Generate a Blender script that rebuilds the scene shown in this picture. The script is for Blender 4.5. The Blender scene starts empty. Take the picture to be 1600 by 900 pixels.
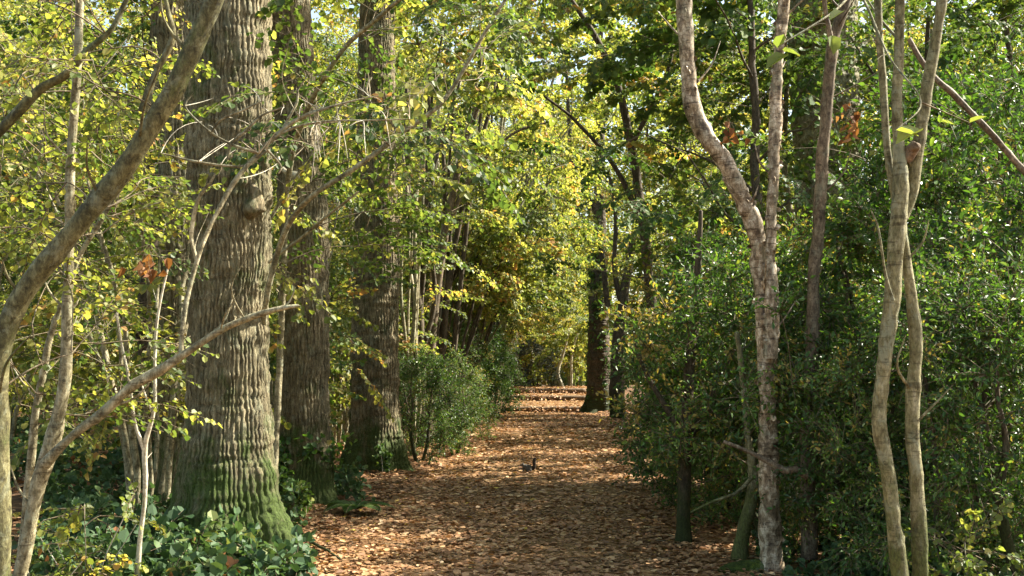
import bpy, math
import numpy as np
from mathutils import Vector, Matrix

# ------------------------------------------------------------------ camera, sky, sun, exposure
scene = bpy.context.scene
COL = scene.collection
F = 1780.0                                   # focal length in pixels of a 1600 px wide frame
CAM = np.array([0.0, 0.0, 1.5])
YAW = math.atan(60 / F); PITCH = math.atan(140 / F)
FWD = np.array([-math.sin(YAW) * math.cos(PITCH), math.cos(YAW) * math.cos(PITCH), math.sin(PITCH)])
RGT = np.array([math.cos(YAW), math.sin(YAW), 0.0])
UP = np.cross(RGT, FWD)

cam_data = bpy.data.cameras.new("camera")
cam = bpy.data.objects.new("camera", cam_data); COL.objects.link(cam)
cam.location = CAM
cam.rotation_euler = (math.pi / 2 + PITCH, 0, YAW)
cam_data.sensor_width = 36; cam_data.lens = 36 * F / 1600
cam_data.clip_start = 0.05; cam_data.clip_end = 2000
scene.camera = cam

SUN_EL, SUN_AZ = math.radians(42), math.radians(70)      # azimuth from +Y towards +X
world = bpy.data.worlds.new("World"); scene.world = world; world.use_nodes = True
wn = world.node_tree.nodes; wl = world.node_tree.links
sky = wn.new("ShaderNodeTexSky"); sky.sky_type = 'NISHITA'; sky.sun_disc = False
sky.sun_elevation = SUN_EL; sky.sun_rotation = SUN_AZ
sky.air_density = 1.0; sky.dust_density = 2.0; sky.ozone_density = 1.0
warm = wn.new("ShaderNodeMix"); warm.data_type = 'RGBA'; warm.blend_type = 'MULTIPLY'; warm.inputs[0].default_value = 1
warm.inputs[7].default_value = (1.0, .93, .78, 1)      # warm tint multiplied into the sky light to make it less blue
wl.new(sky.outputs[0], warm.inputs[6]); wl.new(warm.outputs[2], wn["Background"].inputs[0]); wn["Background"].inputs[1].default_value = 0.11
sun_data = bpy.data.lights.new("sun", 'SUN'); sun_data.energy = 5.0; sun_data.angle = math.radians(0.5)
sun_data.color = (1.0, 0.93, 0.80)
sun = bpy.data.objects.new("sun", sun_data); COL.objects.link(sun)
sdir = Vector((math.sin(SUN_AZ) * math.cos(SUN_EL), math.cos(SUN_AZ) * math.cos(SUN_EL), math.sin(SUN_EL)))
sun.rotation_euler = sdir.to_track_quat('Z', 'Y').to_euler(); sun.location = (20, 10, 30)
scene.view_settings.view_transform = 'Standard'; scene.view_settings.look = 'None'
scene.view_settings.exposure = 2.0; scene.view_settings.gamma = 1.0
scene.render.engine = 'CYCLES'
cy = scene.cycles
cy.max_bounces = 7; cy.diffuse_bounces = 4; cy.glossy_bounces = 2; cy.transmission_bounces = 4
cy.transparent_max_bounces = 4; cy.use_denoising = True; cy.caustics_reflective = False
cy.sample_clamp_indirect = 4.0
try: cy.denoising_prefilter = "ACCURATE"
except Exception: pass

# ------------------------------------------------------------------ helpers
def P(px, py, D):
    return CAM + D * (FWD + RGT * (px - 800) / F + UP * (450 - py) / F)

def G(px, py, z=0.0):
    d = FWD + RGT * (px - 800) / F + UP * (450 - py) / F
    return CAM + d * ((z - CAM[2]) / d[2])

def tag(o, label=None, cat=None, group=None, kind=None):
    if label: o["label"] = label
    if cat: o["category"] = cat
    if group: o["group"] = group
    if kind: o["kind"] = kind
    return o

def empty(name, loc=(0, 0, 0), rz=0.0, sc=1.0):
    o = bpy.data.objects.new(name, None); COL.objects.link(o)
    o.location = tuple(float(c) for c in loc); o.rotation_euler = (0, 0, rz); o.scale = (sc,) * 3
    o.empty_display_size = 0.2
    return o

class MB:
    """collects quads (and their random value and material slot) into one mesh"""
    def __init__(s): s.V = []; s.Q = []; s.r = []; s.m = []; s.sm = []; s.n = 0
    def add(s, V, Q, rnd=0.5, mat=0, smooth=True):
        V = np.asarray(V, dtype=np.float32).reshape(-1, 3); Q = np.asarray(Q, dtype=np.int64).reshape(-1, 4)
        if len(Q) == 0: return
        s.V.append(V); s.Q.append(Q + s.n); s.n += len(V)
        s.r.append(np.broadcast_to(np.asarray(rnd, dtype=np.float32), (len(Q),)).copy())
        s.m.append(np.full(len(Q), mat, dtype=np.int32)); s.sm.append(np.full(len(Q), smooth, dtype=bool))
    def mesh(s, name, mats):
        V = np.concatenate(s.V); Q = np.concatenate(s.Q); k = len(Q)
        me = bpy.data.meshes.new(name)
        me.vertices.add(len(V)); me.vertices.foreach_set("co", V.ravel())
        me.loops.add(4 * k); me.loops.foreach_set("vertex_index", Q.ravel().astype(np.int32))
        me.polygons.add(k)
        me.polygons.foreach_set("loop_start", (np.arange(k) * 4).astype(np.int32))
        me.polygons.foreach_set("loop_total", np.full(k, 4, dtype=np.int32))
        me.polygons.foreach_set("material_index", np.concatenate(s.m))
        me.polygons.foreach_set("use_smooth", np.concatenate(s.sm))
        a = me.attributes.new("rnd", 'FLOAT', 'FACE'); a.data.foreach_set("value", np.concatenate(s.r))
        for m in mats: me.materials.append(m)
        me.update(calc_edges=True)
        return me

def link(name, me, parent=None, loc=None):
    o = bpy.data.objects.new(name, me); COL.objects.link(o)
    if parent is not None: o.parent = parent
    if loc is not None: o.location = tuple(float(c) for c in loc)
    return o

def norm(a): return a / np.maximum(np.linalg.norm(a, axis=-1, keepdims=True), 1e-9)

LEAF = {   # outline: base, left, left2, tip, right2, right   (x along the leaf, y across)
    'oval':  np.array([[0, 0], [.28, .36], [.68, .33], [1, 0], [.68, -.33], [.28, -.36]]),
    'round': np.array([[0, 0], [.30, .48], [.75, .40], [1, 0], [.75, -.40], [.30, -.48]]),
    'slim':  np.array([[0, 0], [.30, .24], [.65, .21], [1, 0], [.65, -.21], [.30, -.24]]),
}
def leaves(mb, pos, d, n, size, rnd, shape='oval', fold=0.18, curl=0.12, mat=0):
    k = len(pos)
    if k == 0: return
    d = norm(d); w = norm(np.cross(n, d)); n = np.cross(d, w)
    T = LEAF[shape]; size = np.broadcast_to(size, (k,))
    fold = np.broadcast_to(fold, (k,)); curl = np.broadcast_to(curl, (k,))
    V = np.empty((k, 6, 3))
    for i, (x, y) in enumerate(T):
        V[:, i] = pos + size[:, None] * (d * x + w * y + n * (abs(y) * fold[:, None] * 1.6 - curl[:, None] * x * x))
    b = (np.arange(k) * 6)[:, None]
    Q = np.concatenate([b + np.array([0, 3, 2, 1]), b + np.array([0, 5, 4, 3])], axis=1).reshape(-1, 4)
    mb.add(V.reshape(-1, 3), Q, np.repeat(np.broadcast_to(rnd, (k,)), 2), mat, False)

def segs(mb, P0, P1, R0, R1, sides=4, rnd=0.5, mat=1):
    P0 = np.asarray(P0, float); P1 = np.asarray(P1, float); k = len(P0)
    if k == 0: return
    R0 = np.broadcast_to(R0, (k,)); R1 = np.broadcast_to(R1, (k,))
    d = norm(P1 - P0); a = np.where(np.abs(d[:, 2:3]) > .9, np.array([[1., 0, 0]]), np.array([[0, 0, 1.]]))
    u = norm(np.cross(d, a)); v = np.cross(d, u)
    V = np.empty((k, 2, sides, 3))
    for s in range(sides):
        t = 2 * math.pi * s / sides; e = u * math.cos(t) + v * math.sin(t)
        V[:, 0, s] = P0 + e * R0[:, None]; V[:, 1, s] = P1 + e * R1[:, None]
    q = np.array([[s, (s + 1) % sides, sides + (s + 1) % sides, sides + s] for s in range(sides)])
    Q = ((np.arange(k) * 2 * sides)[:, None, None] + q).reshape(-1, 4)
    mb.add(V.reshape(-1, 3), Q, rnd, mat, True)

def spline(pts, step):
    pts = np.asarray(pts, float)
    if len(pts) < 2: return pts
    A = np.vstack([2 * pts[0] - pts[1], pts, 2 * pts[-1] - pts[-2]])
    out = []
    for i in range(1, len(A) - 2):
        L = np.linalg.norm(A[i + 1][:3] - A[i][:3]); m = max(1, int(math.ceil(L / step)))
        t = (np.arange(m) / m)[:, None]
        p0, p1, p2, p3 = A[i - 1], A[i], A[i + 1], A[i + 2]
        out.append(.5 * ((2 * p1) + (-p0 + p2) * t + (2 * p0 - 5 * p1 + 4 * p2 - p3) * t ** 2 + (-p0 + 3 * p1 - 3 * p2 + p3) * t ** 3))
    out.append(pts[-1:]); return np.vstack(out)

def vnoise(t, z, nt, sz, rng, nz=400):
    g = rng.random((nt, nz)); a = (t % 1) * nt; i = np.floor(a).astype(int); f = a - i; f = f * f * (3 - 2 * f)
    b = (np.asarray(z) * sz) % (nz - 1); j = np.floor(b).astype(int); h = b - j; h = h * h * (3 - 2 * h)
    i0 = i % nt; i1 = (i + 1) % nt; j1 = (j + 1) % nz
    return (g[i0, j] * (1 - f) + g[i1, j] * f) * (1 - h) + (g[i0, j1] * (1 - f) + g[i1, j1] * f) * h

def tube(mb, pts, step=.06, sides=14, seed=0, lump=.10, wob=.004, cap=True, mat=0, rfun=None):
    """pts: rows x,y,z,r. A tapered, slightly knotty stem."""
    rng = np.random.default_rng(seed)
    S = spline(pts, step); C = S[:, :3].copy(); r = np.maximum(S[:, 3], .0008); n = len(C)
    L = np.concatenate([[0], np.cumsum(np.linalg.norm(np.diff(C, axis=0), axis=1))])
    ph = rng.random(6) * 6.28
    for a in range(3):
        C[:, a] += (wob * np.sin(L * 5.1 + ph[a]) + wob * .5 * np.sin(L * 13.7 + ph[a + 3])) * (a < 2)
    if cap:
        C = np.vstack([C, C[-1:] + (C[-1:] - C[-2:-1]) * .3]); r = np.append(r, r[-1] * .02); L = np.append(L, L[-1] + .01)
        n += 1
    T = norm(np.gradient(C, axis=0)); u = np.cross(T[0], [0, 1, 0.3]); u /= np.linalg.norm(u); U = np.empty((n, 3)); U[0] = u
    for i in range(1, n):
        u = u - T[i] * np.dot(u, T[i]); u /= np.linalg.norm(u); U[i] = u
    W = np.cross(T, U); th = np.arange(sides) / sides
    TT, LL = np.meshgrid(th, L)
    m = 1 + lump * (vnoise(TT, LL, 4, 5, rng) - .5) * 1.6 + lump * (vnoise(TT, LL, 7, 16, rng) - .5)
    if sides >= 14: m = m + .05 * (vnoise(TT, LL, 14, 45, rng) - .5) + .03 * (vnoise(TT, LL, 9, 110, rng) - .5)
    if lump > .15 and L[-1] > .4:
        for _ in range(int(L[-1] / .22)):
            l0, t0 = rng.uniform(.05, L[-1]), rng.random(); dt = np.abs((TT - t0 + .5) % 1 - .5); rl = float(np.interp(l0, L, r))
            m = m + lump * .9 * np.exp(-((LL - l0) / (rl * .5 + .003)) ** 2 - (dt / .10) ** 2) - lump * .4 * np.exp(-((LL - l0 - rl) / (rl * .4 + .004)) ** 2 - (dt / .1) ** 2)
    if rfun is not None: m = m + rfun(TT, LL, r[:, None])
    RR = r[:, None] * m
    V = C[:, None] + U[:, None] * (np.cos(2 * math.pi * TT) * RR)[..., None] + W[:, None] * (np.sin(2 * math.pi * TT) * RR)[..., None]
    i = np.arange(n - 1)[:, None] * sides; s = np.arange(sides)[None]; s1 = (s + 1) % sides
    Q = np.stack([i + s, i + s1, i + sides + s1, i + sides + s], -1).reshape(-1, 4)
    mb.add(V.reshape(-1, 3), Q, .5, mat, True)
    return C

def pts_px(rows, D):
    """rows of (px, py, width_px[, depth]) -> x,y,z,r"""
    out = []
    for w in rows:
        d = w[3] if len(w) > 3 else D
        p = P(w[0], w[1], d); out.append([*p, w[2] * .42 * d / F])
    return np.array(out)

# ------------------------------------------------------------------ materials
def mat_new(name):
    m = bpy.data.materials.new(name); m.use_nodes = True; nt = m.node_tree; nt.nodes.clear()
    out = nt.nodes.new("ShaderNodeOutputMaterial"); return m, nt, out

def ramp(nt, stops):
    r = nt.nodes.new("ShaderNodeValToRGB"); e = r.color_ramp.elements
    while len(e) < len(stops): e.new(0.5)
    for i, (p, c) in enumerate(stops): e[i].position = p; e[i].color = (*c, 1)
    return r

def math_node(nt, op, a, b=None, c=None, clamp=False):
    m = nt.nodes.new("ShaderNodeMath"); m.operation = op; m.use_clamp = clamp
    for i, v in enumerate((a, b, c)):
        if v is None: continue
        if isinstance(v, (int, float)): m.inputs[i].default_value = v
        else: nt.links.new(v, m.inputs[i])
    return m.outputs[0]

def leaf_mat(name, stops, trans=.45, rough=.45, spec=.5, world_var=.35, tint=(1.25, 1.2, .6)):
    m, nt, out = mat_new(name); L = nt.links
    at = nt.nodes.new("ShaderNodeAttribute"); at.attribute_name = "rnd"
    oi = nt.nodes.new("ShaderNodeObjectInfo")
    geo = nt.nodes.new("ShaderNodeNewGeometry")
    no = nt.nodes.new("ShaderNodeTexNoise"); no.inputs["Scale"].default_value = .9; no.inputs["Detail"].default_value = 2
    L.new(geo.outputs["Position"], no.inputs["Vector"])
    a = math_node(nt, 'MULTIPLY_ADD', no.outputs["Fac"], world_var * 2, -world_var)
    b = math_node(nt, 'MULTIPLY_ADD', oi.outputs["Random"], .3, -.15)
    s = math_node(nt, 'ADD', at.outputs["Fac"], a); s = math_node(nt, 'ADD', s, b, clamp=True)
    r = ramp(nt, stops); L.new(s, r.inputs[0])
    p = nt.nodes.new("ShaderNodeBsdfPrincipled"); L.new(r.outputs[0], p.inputs["Base Color"])
    p.inputs["Roughness"].default_value = rough; p.inputs["Specular IOR Level"].default_value = spec
    tr = nt.nodes.new("ShaderNodeBsdfTranslucent")
    mx = nt.nodes.new("ShaderNodeMix"); mx.data_type = 'RGBA'; mx.blend_type = 'MULTIPLY'; mx.inputs[0].default_value = 1
    L.new(r.outputs[0], mx.inputs[6]); mx.inputs[7].default_value = (*[t * 1.25 for t in tint], 1)
    L.new(mx.outputs[2], tr.inputs[0])
    sh = nt.nodes.new("ShaderNodeMixShader"); sh.inputs[0].default_value = trans
    L.new(p.outputs[0], sh.inputs[1]); L.new(tr.outputs[0], sh.inputs[2]); L.new(sh.outputs[0], out.inputs[0])
    return m

def bark_mat(name, c1, c2, c3, sc=(1, 1, .25), freq=40, bump=.5, dist=.01, band=0.0, moss=None, moss_h=.6, moss_amt=.0, rough=.85, spec=.3, lichen=.35):
    m, nt, out = mat_new(name); L = nt.links
    tc = nt.nodes.new("ShaderNodeTexCoord")
    def noise(scale, vec, detail=4, rgh=.6, dis=0):
        mp = nt.nodes.new("ShaderNodeMapping"); mp.inputs["Scale"].default_value = vec; L.new(tc.outputs["Object"], mp.inputs[0])
        n = nt.nodes.new("ShaderNodeTexNoise"); n.inputs["Scale"].default_value = scale; n.inputs["Detail"].default_value = detail; n.inputs["Roughness"].default_value = rgh
        n.inputs["Distortion"].default_value = dis; L.new(mp.outputs[0], n.inputs["Vector"]); return n.outputs["Fac"]
    def mix(mode, fac, a, b):
        x = nt.nodes.new("ShaderNodeMix"); x.data_type = 'RGBA'; x.blend_type = mode
        for sck, v in ((0, fac), (6, a), (7, b)):
            if isinstance(v, (int, float)): x.inputs[sck].default_value = v
            elif isinstance(v, tuple): x.inputs[sck].default_value = (*v, 1)
            else: L.new(v, x.inputs[sck])
        return x.outputs[2]
    n1 = noise(freq, sc, 8, .72, .3); fine = noise(freq * 3.2, (1, 1, max(.5, sc[2])), 4, .7); n2 = noise(4.5, (1, 1, .6), 5, .65)
    r = ramp(nt, [(.36, c1), (.5, c2), (.64, c3)]); L.new(n1, r.inputs[0])
    r2 = ramp(nt, [(.36, (.62, .64, .58)), (.62, (1.2, 1.17, 1.1))]); L.new(n2, r2.inputs[0])
    r3 = ramp(nt, [(.36, (.55, .52, .48)), (.5, (1, 1, 1)), (.66, (1.25, 1.25, 1.2))]); L.new(fine, r3.inputs[0])
    col = mix('MULTIPLY', 1.0, r.outputs[0], r2.outputs[0]); col = mix('MULTIPLY', .8, col, r3.outputs[0])
    if lichen:      # grey-green lichen patches
        rl = ramp(nt, [(.54, (0, 0, 0)), (.60, (1, 1, 1))]); L.new(noise(9, (1, 1, .7), 6, .75, .5), rl.inputs[0])
        f = math_node(nt, 'MULTIPLY', rl.outputs[0], lichen); col = mix('MIX', f, col, (.27, .29, .20))
        rd = ramp(nt, [(.60, (0, 0, 0)), (.66, (1, 1, 1))]); L.new(noise(14, (1, 1, 1.8), 5, .7), rd.inputs[0])
        f = math_node(nt, 'MULTIPLY', rd.outputs[0], .75); col = mix('MIX', f, col, tuple(c * .45 for c in c1))
    if band:
        rb = ramp(nt, [(.38, (.22, .18, .16)), (.46, (1, 1, 1))]); L.new(noise(1.0, (5, 5, 34), 5, .7, .6), rb.inputs[0])
        col = mix('MULTIPLY', band, col, rb.outputs[0])
    hgt = math_node(nt, 'MULTIPLY_ADD', fine, .35, n1)
    if moss:
        sx = nt.nodes.new("ShaderNodeSeparateXYZ"); L.new(tc.outputs["Object"], sx.inputs[0])
        a = math_node(nt, 'DIVIDE', sx.outputs["Z"], moss_h); a = math_node(nt, 'SUBTRACT', 1.7, a)
        a = math_node(nt, 'MAXIMUM', a, moss_amt)
        b = math_node(nt, 'MULTIPLY_ADD', noise(4.0, (1, 1, .6), 8, .72), 6.0, -3.1); a = math_node(nt, 'ADD', a, b, clamp=True)
        a = math_node(nt, 'MULTIPLY', a, .94)
        rm = ramp(nt, [(.38, tuple(c * .4 for c in moss)), (.62, moss)]); L.new(fine, rm.inputs[0])
        col = mix('MIX', a, col, rm.outputs[0])
    p = nt.nodes.new("ShaderNodeBsdfPrincipled"); L.new(col, p.inputs["Base Color"])
    p.inputs["Roughness"].default_value = rough; p.inputs["Specular IOR Level"].default_value = spec
    bp = nt.nodes.new("ShaderNodeBump"); bp.inputs["Strength"].default_value = bump; bp.inputs["Distance"].default_value = dist
    L.new(hgt, bp.inputs["Height"]); L.new(bp.outputs[0], p.inputs["Normal"]); L.new(p.outputs[0], out.inputs[0])
    return m

M = {}
M['oak'] = bark_mat("oak_bark", (.07, .058, .032), (.20, .17, .105), (.37, .33, .22), (1, 1, .22), 30, 1.0, .03, moss=(.065, .11, .014), moss_h=.75, moss_amt=-.08)
M['oak2'] = bark_mat("oak_bark_brown", (.06, .048, .028), (.185, .15, .09), (.33, .28, .18), (1, 1, .22), 30, 1.0, .03, moss=(.055, .09, .014), moss_h=.6, moss_amt=-.12)
M['stem'] = bark_mat("hazel_bark", (.10, .085, .045), (.27, .24, .15), (.48, .45, .33), (1, 1, .5), 24, 1.0, .012, band=.6, rough=.65, lichen=.6)
M['mossy'] = bark_mat("mossy_smooth_bark", (.045, .04, .018), (.12, .11, .05), (.23, .22, .12), (1, 1, .5), 26, .8, .012, band=.3, moss=(.075, .10, .02), moss_h=.3, moss_amt=-.05, rough=.75)
M['pale'] = bark_mat("pale_twig_bark", (.36, .31, .23), (.54, .50, .41), (.68, .65, .57), (1, 1, .5), 36, .6, .006, band=.3, rough=.6)
M['birch'] = bark_mat("birch_bark", (.075, .052, .035), (.29, .22, .15), (.68, .61, .51), (1.4, 1.4, .7), 16, .5, .006, band=.85, rough=.5)
M['dark'] = bark_mat("dark_bark", (.03, .024, .016), (.075, .058, .040), (.14, .11, .08), (1, 1, .3), 30, .6, .008, moss=(.035, .05, .012), moss_h=.7, moss_amt=-.4, lichen=.08)
M['brown'] = bark_mat("brown_bark", (.055, .04, .028), (.14, .105, .072), (.27, .215, .155), (1, 1, .4), 30, .6, .006, band=.4, rough=.7)
M['twin'] = bark_mat("olive_grey_bark", (.085, .075, .035), (.215, .20, .11), (.36, .34, .23), (1, 1, .35), 24, 1.0, .015, band=.6, lichen=.6, moss=(.10, .12, .03), moss_h=.5, moss_amt=-.25, rough=.75)
M['twig'] = bark_mat("twig_bark", (.07, .05, .03), (.14, .11, .07), (.22, .18, .12), (1, 1, 1), 20, .1, .002)

M['hazel'] = leaf_mat("hazel_leaf", [(0, (.045, .085, .022)), (.3, (.085, .135, .032)), (.55, (.155, .20, .05)), (.78, (.29, .31, .08)), (.94, (.46, .42, .14)), (1, (.40, .22, .08))], .50, .5, .4)
M['yellow'] = leaf_mat("autumn_leaf", [(0, (.075, .12, .03)), (.3, (.14, .185, .042)), (.6, (.27, .29, .07)), (.85, (.45, .42, .13)), (1, (.42, .25, .09))], .55, .5, .4)
M['holly'] = leaf_mat("holly_leaf", [(0, (.024, .056, .014)), (.4, (.05, .112, .024)), (.7, (.085, .17, .032)), (.92, (.17, .24, .055)), (1, (.34, .26, .08))], .30, .42, .45, .35, (1.5, 1.5, .5))
M['green'] = leaf_mat("green_leaf", [(0, (.035, .075, .02)), (.5, (.07, .13, .03)), (.85, (.14, .20, .04)), (1, (.30, .26, .06))], .38, .6, .3, .3)
M['shadegrey'] = leaf_mat('shade_grey_leaf', [(0, (.035, .055, .06)), (1, (.08, .11, .12))], .2, .6, .3)  # dark blue-grey of a shaded gap, put into the leaf colour
M['bramble'] = leaf_mat('bramble_leaf', [(0, (.03, .065, .025)), (.5, (.06, .115, .045)), (.85, (.10, .16, .05)), (.97, (.18, .2, .06)), (1, (.22, .1, .04))], .25, .6, .3, .3)
M['log'] = bark_mat('weathered_log', (.07, .05, .03), (.15, .10, .065), (.24, .17, .11), (.3, 1, 1), 30, .6, .01, lichen=.1)
M['dead'] = leaf_mat("dry_brown_leaf", [(0, (.12, .05, .02)), (.5, (.22, .10, .045)), (1, (.38, .21, .10))], .3, .7, .2)
M['litter'] = leaf_mat("fallen_leaf", [(0, (.13, .065, .032)), (.25, (.25, .13, .062)), (.5, (.38, .215, .105)), (.72, (.49, .31, .155)), (.88, (.60, .45, .27)), (.95, (.42, .30, .05)), (1, (.50, .38, .05))], .12, .55, .35, .12, (1.1, .9, .5))

def ground_mat(name, dark, mid, light, scale):
    m, nt, out = mat_new(name); L = nt.links
    tc = nt.nodes.new("ShaderNodeTexCoord")
    v = nt.nodes.new("ShaderNodeTexVoronoi"); v.inputs["Scale"].default_value = scale; L.new(tc.outputs["Object"], v.inputs["Vector"])
    sp = nt.nodes.new("ShaderNodeSeparateColor"); L.new(v.outputs["Color"], sp.inputs[0])
    r = ramp(nt, [(0, dark), (.5, mid), (1, light)]); L.new(sp.outputs[0], r.inputs[0])
    n = nt.nodes.new("ShaderNodeTexNoise"); n.inputs["Scale"].default_value = 1.3; n.inputs["Detail"].default_value = 6; L.new(tc.outputs["Object"], n.inputs["Vector"])
    r2 = ramp(nt, [(.3, (.6, .6, .62)), (.7, (1.2, 1.15, 1.1))]); L.new(n.outputs["Fac"], r2.inputs[0])
    mx = nt.nodes.new("ShaderNodeMix"); mx.data_type = 'RGBA'; mx.blend_type = 'MULTIPLY'; mx.inputs[0].default_value = 1
    L.new(r.outputs[0], mx.inputs[6]); L.new(r2.outputs[0], mx.inputs[7])
    p = nt.nodes.new("ShaderNodeBsdfPrincipled"); p.inputs["Roughness"].default_value = .9; p.inputs["Specular IOR Level"].default_value = .2
    L.new(mx.outputs[2], p.inputs["Base Color"])
    bp = nt.nodes.new("ShaderNodeBump"); bp.inputs["Strength"].default_value = .8; bp.inputs["Distance"].default_value = .02
    L.new(sp.outputs[1], bp.inputs["Height"]); L.new(bp.outputs[0], p.inputs["Normal"]); L.new(p.outputs[0], out.inputs[0])
    return m
M['ground'] = ground_mat("woodland_floor", (.05, .03, .016), (.11, .062, .03), (.19, .11, .055), 16)
M['path'] = ground_mat("path_litter", (.11, .062, .028), (.20, .12, .052), (.32, .20, .09), 15)

# ------------------------------------------------------------------ ground, path, steps
STEPS = [(50.0, .24), (54.0, .22), (56.2, .24)]
def path_z(y):
    y = np.asarray(y, float); z = np.zeros_like(y)
    z = np.where(y > 50, .24 + (y - 50) * .047, z)
    z = np.where(y > 54, .65 + (y - 54) * .035, z)
    z = np.where(y > 56.2, .97 + np.clip(y - 56.2, 0, 3) * .015 - np.clip(y - 60, 0, 30) * .01, z)
    return z
def side_z(y):
    return np.interp(y, [0, 46, 50, 54, 57, 60, 90, 400], [0, 0, .15, .5, .95, 1.0, .8, .5])
def ground_z(x, y):
    x = np.asarray(x, float); y = np.asarray(y, float)
    und = .05 * np.sin(x * .9 + .3) * np.sin(y * .55) + .03 * np.sin(x * 2.3 + y * 1.1)
    off = np.clip((np.abs(x) - 1.6) / 1.2, 0, 1)
    bank = np.clip((np.abs(x) - 3.0) / 6, 0, 1) * .12
    return side_z(y) + und * off + bank - (1 - off) * (.06 + .3 * ((y > 48) & (y < 62)))

def grid(name, xs, ys, zf, mat):
    X, Y = np.meshgrid(xs, ys); Z = zf(X, Y); nx = len(xs)
    V = np.stack([X, Y, Z], -1).reshape(-1, 3); i = (np.arange(len(ys) - 1)[:, None] * nx + np.arange(nx - 1)[None]).ravel()
    mb = MB(); mb.add(V, np.stack([i, i + 1, i + nx + 1, i + nx], -1)); return link(name, mb.mesh(name, [mat]))
xs = np.concatenate([-np.geomspace(600, 12, 24), np.arange(-11.5, 11.6, .35), np.geomspace(12, 600, 24)])
ys = np.concatenate([[-300, -100, -40, -15], np.arange(-8, 66, .4), np.geomspace(67, 900, 26)])
tag(grid("ground", xs, ys, ground_z, M['ground']), kind='structure')
def edge(y, s): return s * (1.95 + .12 * np.sin(y * .7 + s) + .07 * np.sin(y * 1.9 + 2 * s))
yy = np.concatenate([np.arange(-6, 50, .4), [49.999], np.arange(50.001, 54, .4), [53.999], np.arange(54.001, 56.2, .4), [56.199], np.arange(56.201, 75, .5)])
yy = np.unique(np.round(yy, 3)); us = np.linspace(0, 1, 15); V = []
for y in yy:
    x = edge(y, -1) + (edge(y, 1) - edge(y, -1)) * us
    V.append(np.stack([x, np.full(15, y), path_z(y) + .012 * np.sin(x * 4 + y * 2) - .03 * (np.abs(us - .5) * 2) ** 6], -1))
V = np.concatenate(V); i = (np.arange(len(yy) - 1)[:, None] * 15 + np.arange(14)[None]).ravel()
mb = MB(); mb.add(V, np.stack([i, i + 1, i + 16, i + 15], -1), smooth=False); tag(link("path", mb.mesh("path", [M['path']])), kind='structure')

for k, (y, h) in enumerate(STEPS):
    z0 = float(path_z(y - .01)); z1 = float(path_z(y + .01))
    mb = MB(); t = np.linspace(-1.75, 1.7, 8)
    tube(mb, [[x, y - .05, z0 + h * .5 + .006, h * .54] for x in t], .2, 14, 50 + k, .10, .006)
    o = link("log_step", mb.mesh("log_step", [M['log']]))
    tag(o, ["brown log edging the lowest of the three steps at the far end of the path",
            "brown log edging the middle step of the three at the far end of the path",
            "brown log edging the topmost step, just below the sunlit far saplings"][k], "step", "log edged steps at the far end of the path")

# ------------------------------------------------------------------ leaf litter
rng = np.random.default_rng(5)
def litter(n, x0, x1, y0, y1, smin, smax, bias=None):
    x = rng.uniform(x0, x1, n); y = rng.uniform(y0, y1, n)
    dens = .5 + .5 * np.sin(x * 1.7 + np.sin(y * .8) * 1.3) * np.sin(y * 1.1 + x * .6) + .35 * (np.abs(x + .1) > 1.0)
    kp = rng.random(n) < np.clip(.45 + .6 * dens, 0, 1); x = x[kp]; y = y[kp]; n = len(x)
    onp = np.abs(x) < 1.85
    z = np.where(onp, path_z(y), ground_z(x, y)) + rng.uniform(.003, .03, n)
    a = rng.uniform(0, 6.283, n); d = np.stack([np.cos(a), np.sin(a), rng.normal(0, .10, n)], -1)
    nr = np.stack([rng.normal(0, .17, n), rng.normal(0, .17, n), np.ones(n)], -1)
    return np.stack([x, y, z], -1), d, nr, smin * .7 + (smax * 1.15 - smin * .7) * rng.random(n) ** 1.6, np.clip(rng.beta(2.0, 2.2, n) * .95 + (rng.random(n) < .02) * .5, 0, 1)
mb = MB()
for (n, x0, x1, y0, y1, s0, s1) in [(62000, -4.5, 4.5, 6.5, 14, .03, .075), (36000, -5, 4.5, 14, 26, .045, .095), (20000, -4, 4, 26, 50, .07, .14), (5000, -2.2, 2.2, 50, 64, .08, .14), (14000, -12, -4.5, 7, 30, .07, .13), (9000, 4.5, 11, 7, 26, .07, .13)]:
    p, d, nr, s, r = litter(n, x0, x1, y0, y1, s0, s1)
    leaves(mb, p, d, nr, s, r, 'oval' , rng.uniform(-.1, .3, len(p)), rng.uniform(-.22, .22, len(p)))
for (ys, hs_) in STEPS:      # litter drifted over the log edges
    n = 130; x = rng.normal(rng.uniform(-1, 1), .9, n); k_ = np.abs(x) < 1.75; x = x[k_]; n = len(x); f = rng.random(n)
    y = ys - .05 - .30 * f; z = path_z(np.full(n, ys + .01)) * (1 - f) + path_z(np.full(n, ys - .3)) * f + .03
    leaves(mb, np.stack([x, y, z], -1), rng.normal(0, 1, (n, 3)) * [1, 1, .3], rng.normal(0, .4, (n, 3)) + [0, -.5, 1.], rng.uniform(.07, .14, n), rng.beta(2, 2, n), 'oval', .2, .2)
tag(link("fallen_leaves", mb.mesh("fallen_leaves", [M['litter']])), kind='stuff', label="brown and tan fallen leaves covering the woodland path and floor")

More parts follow.
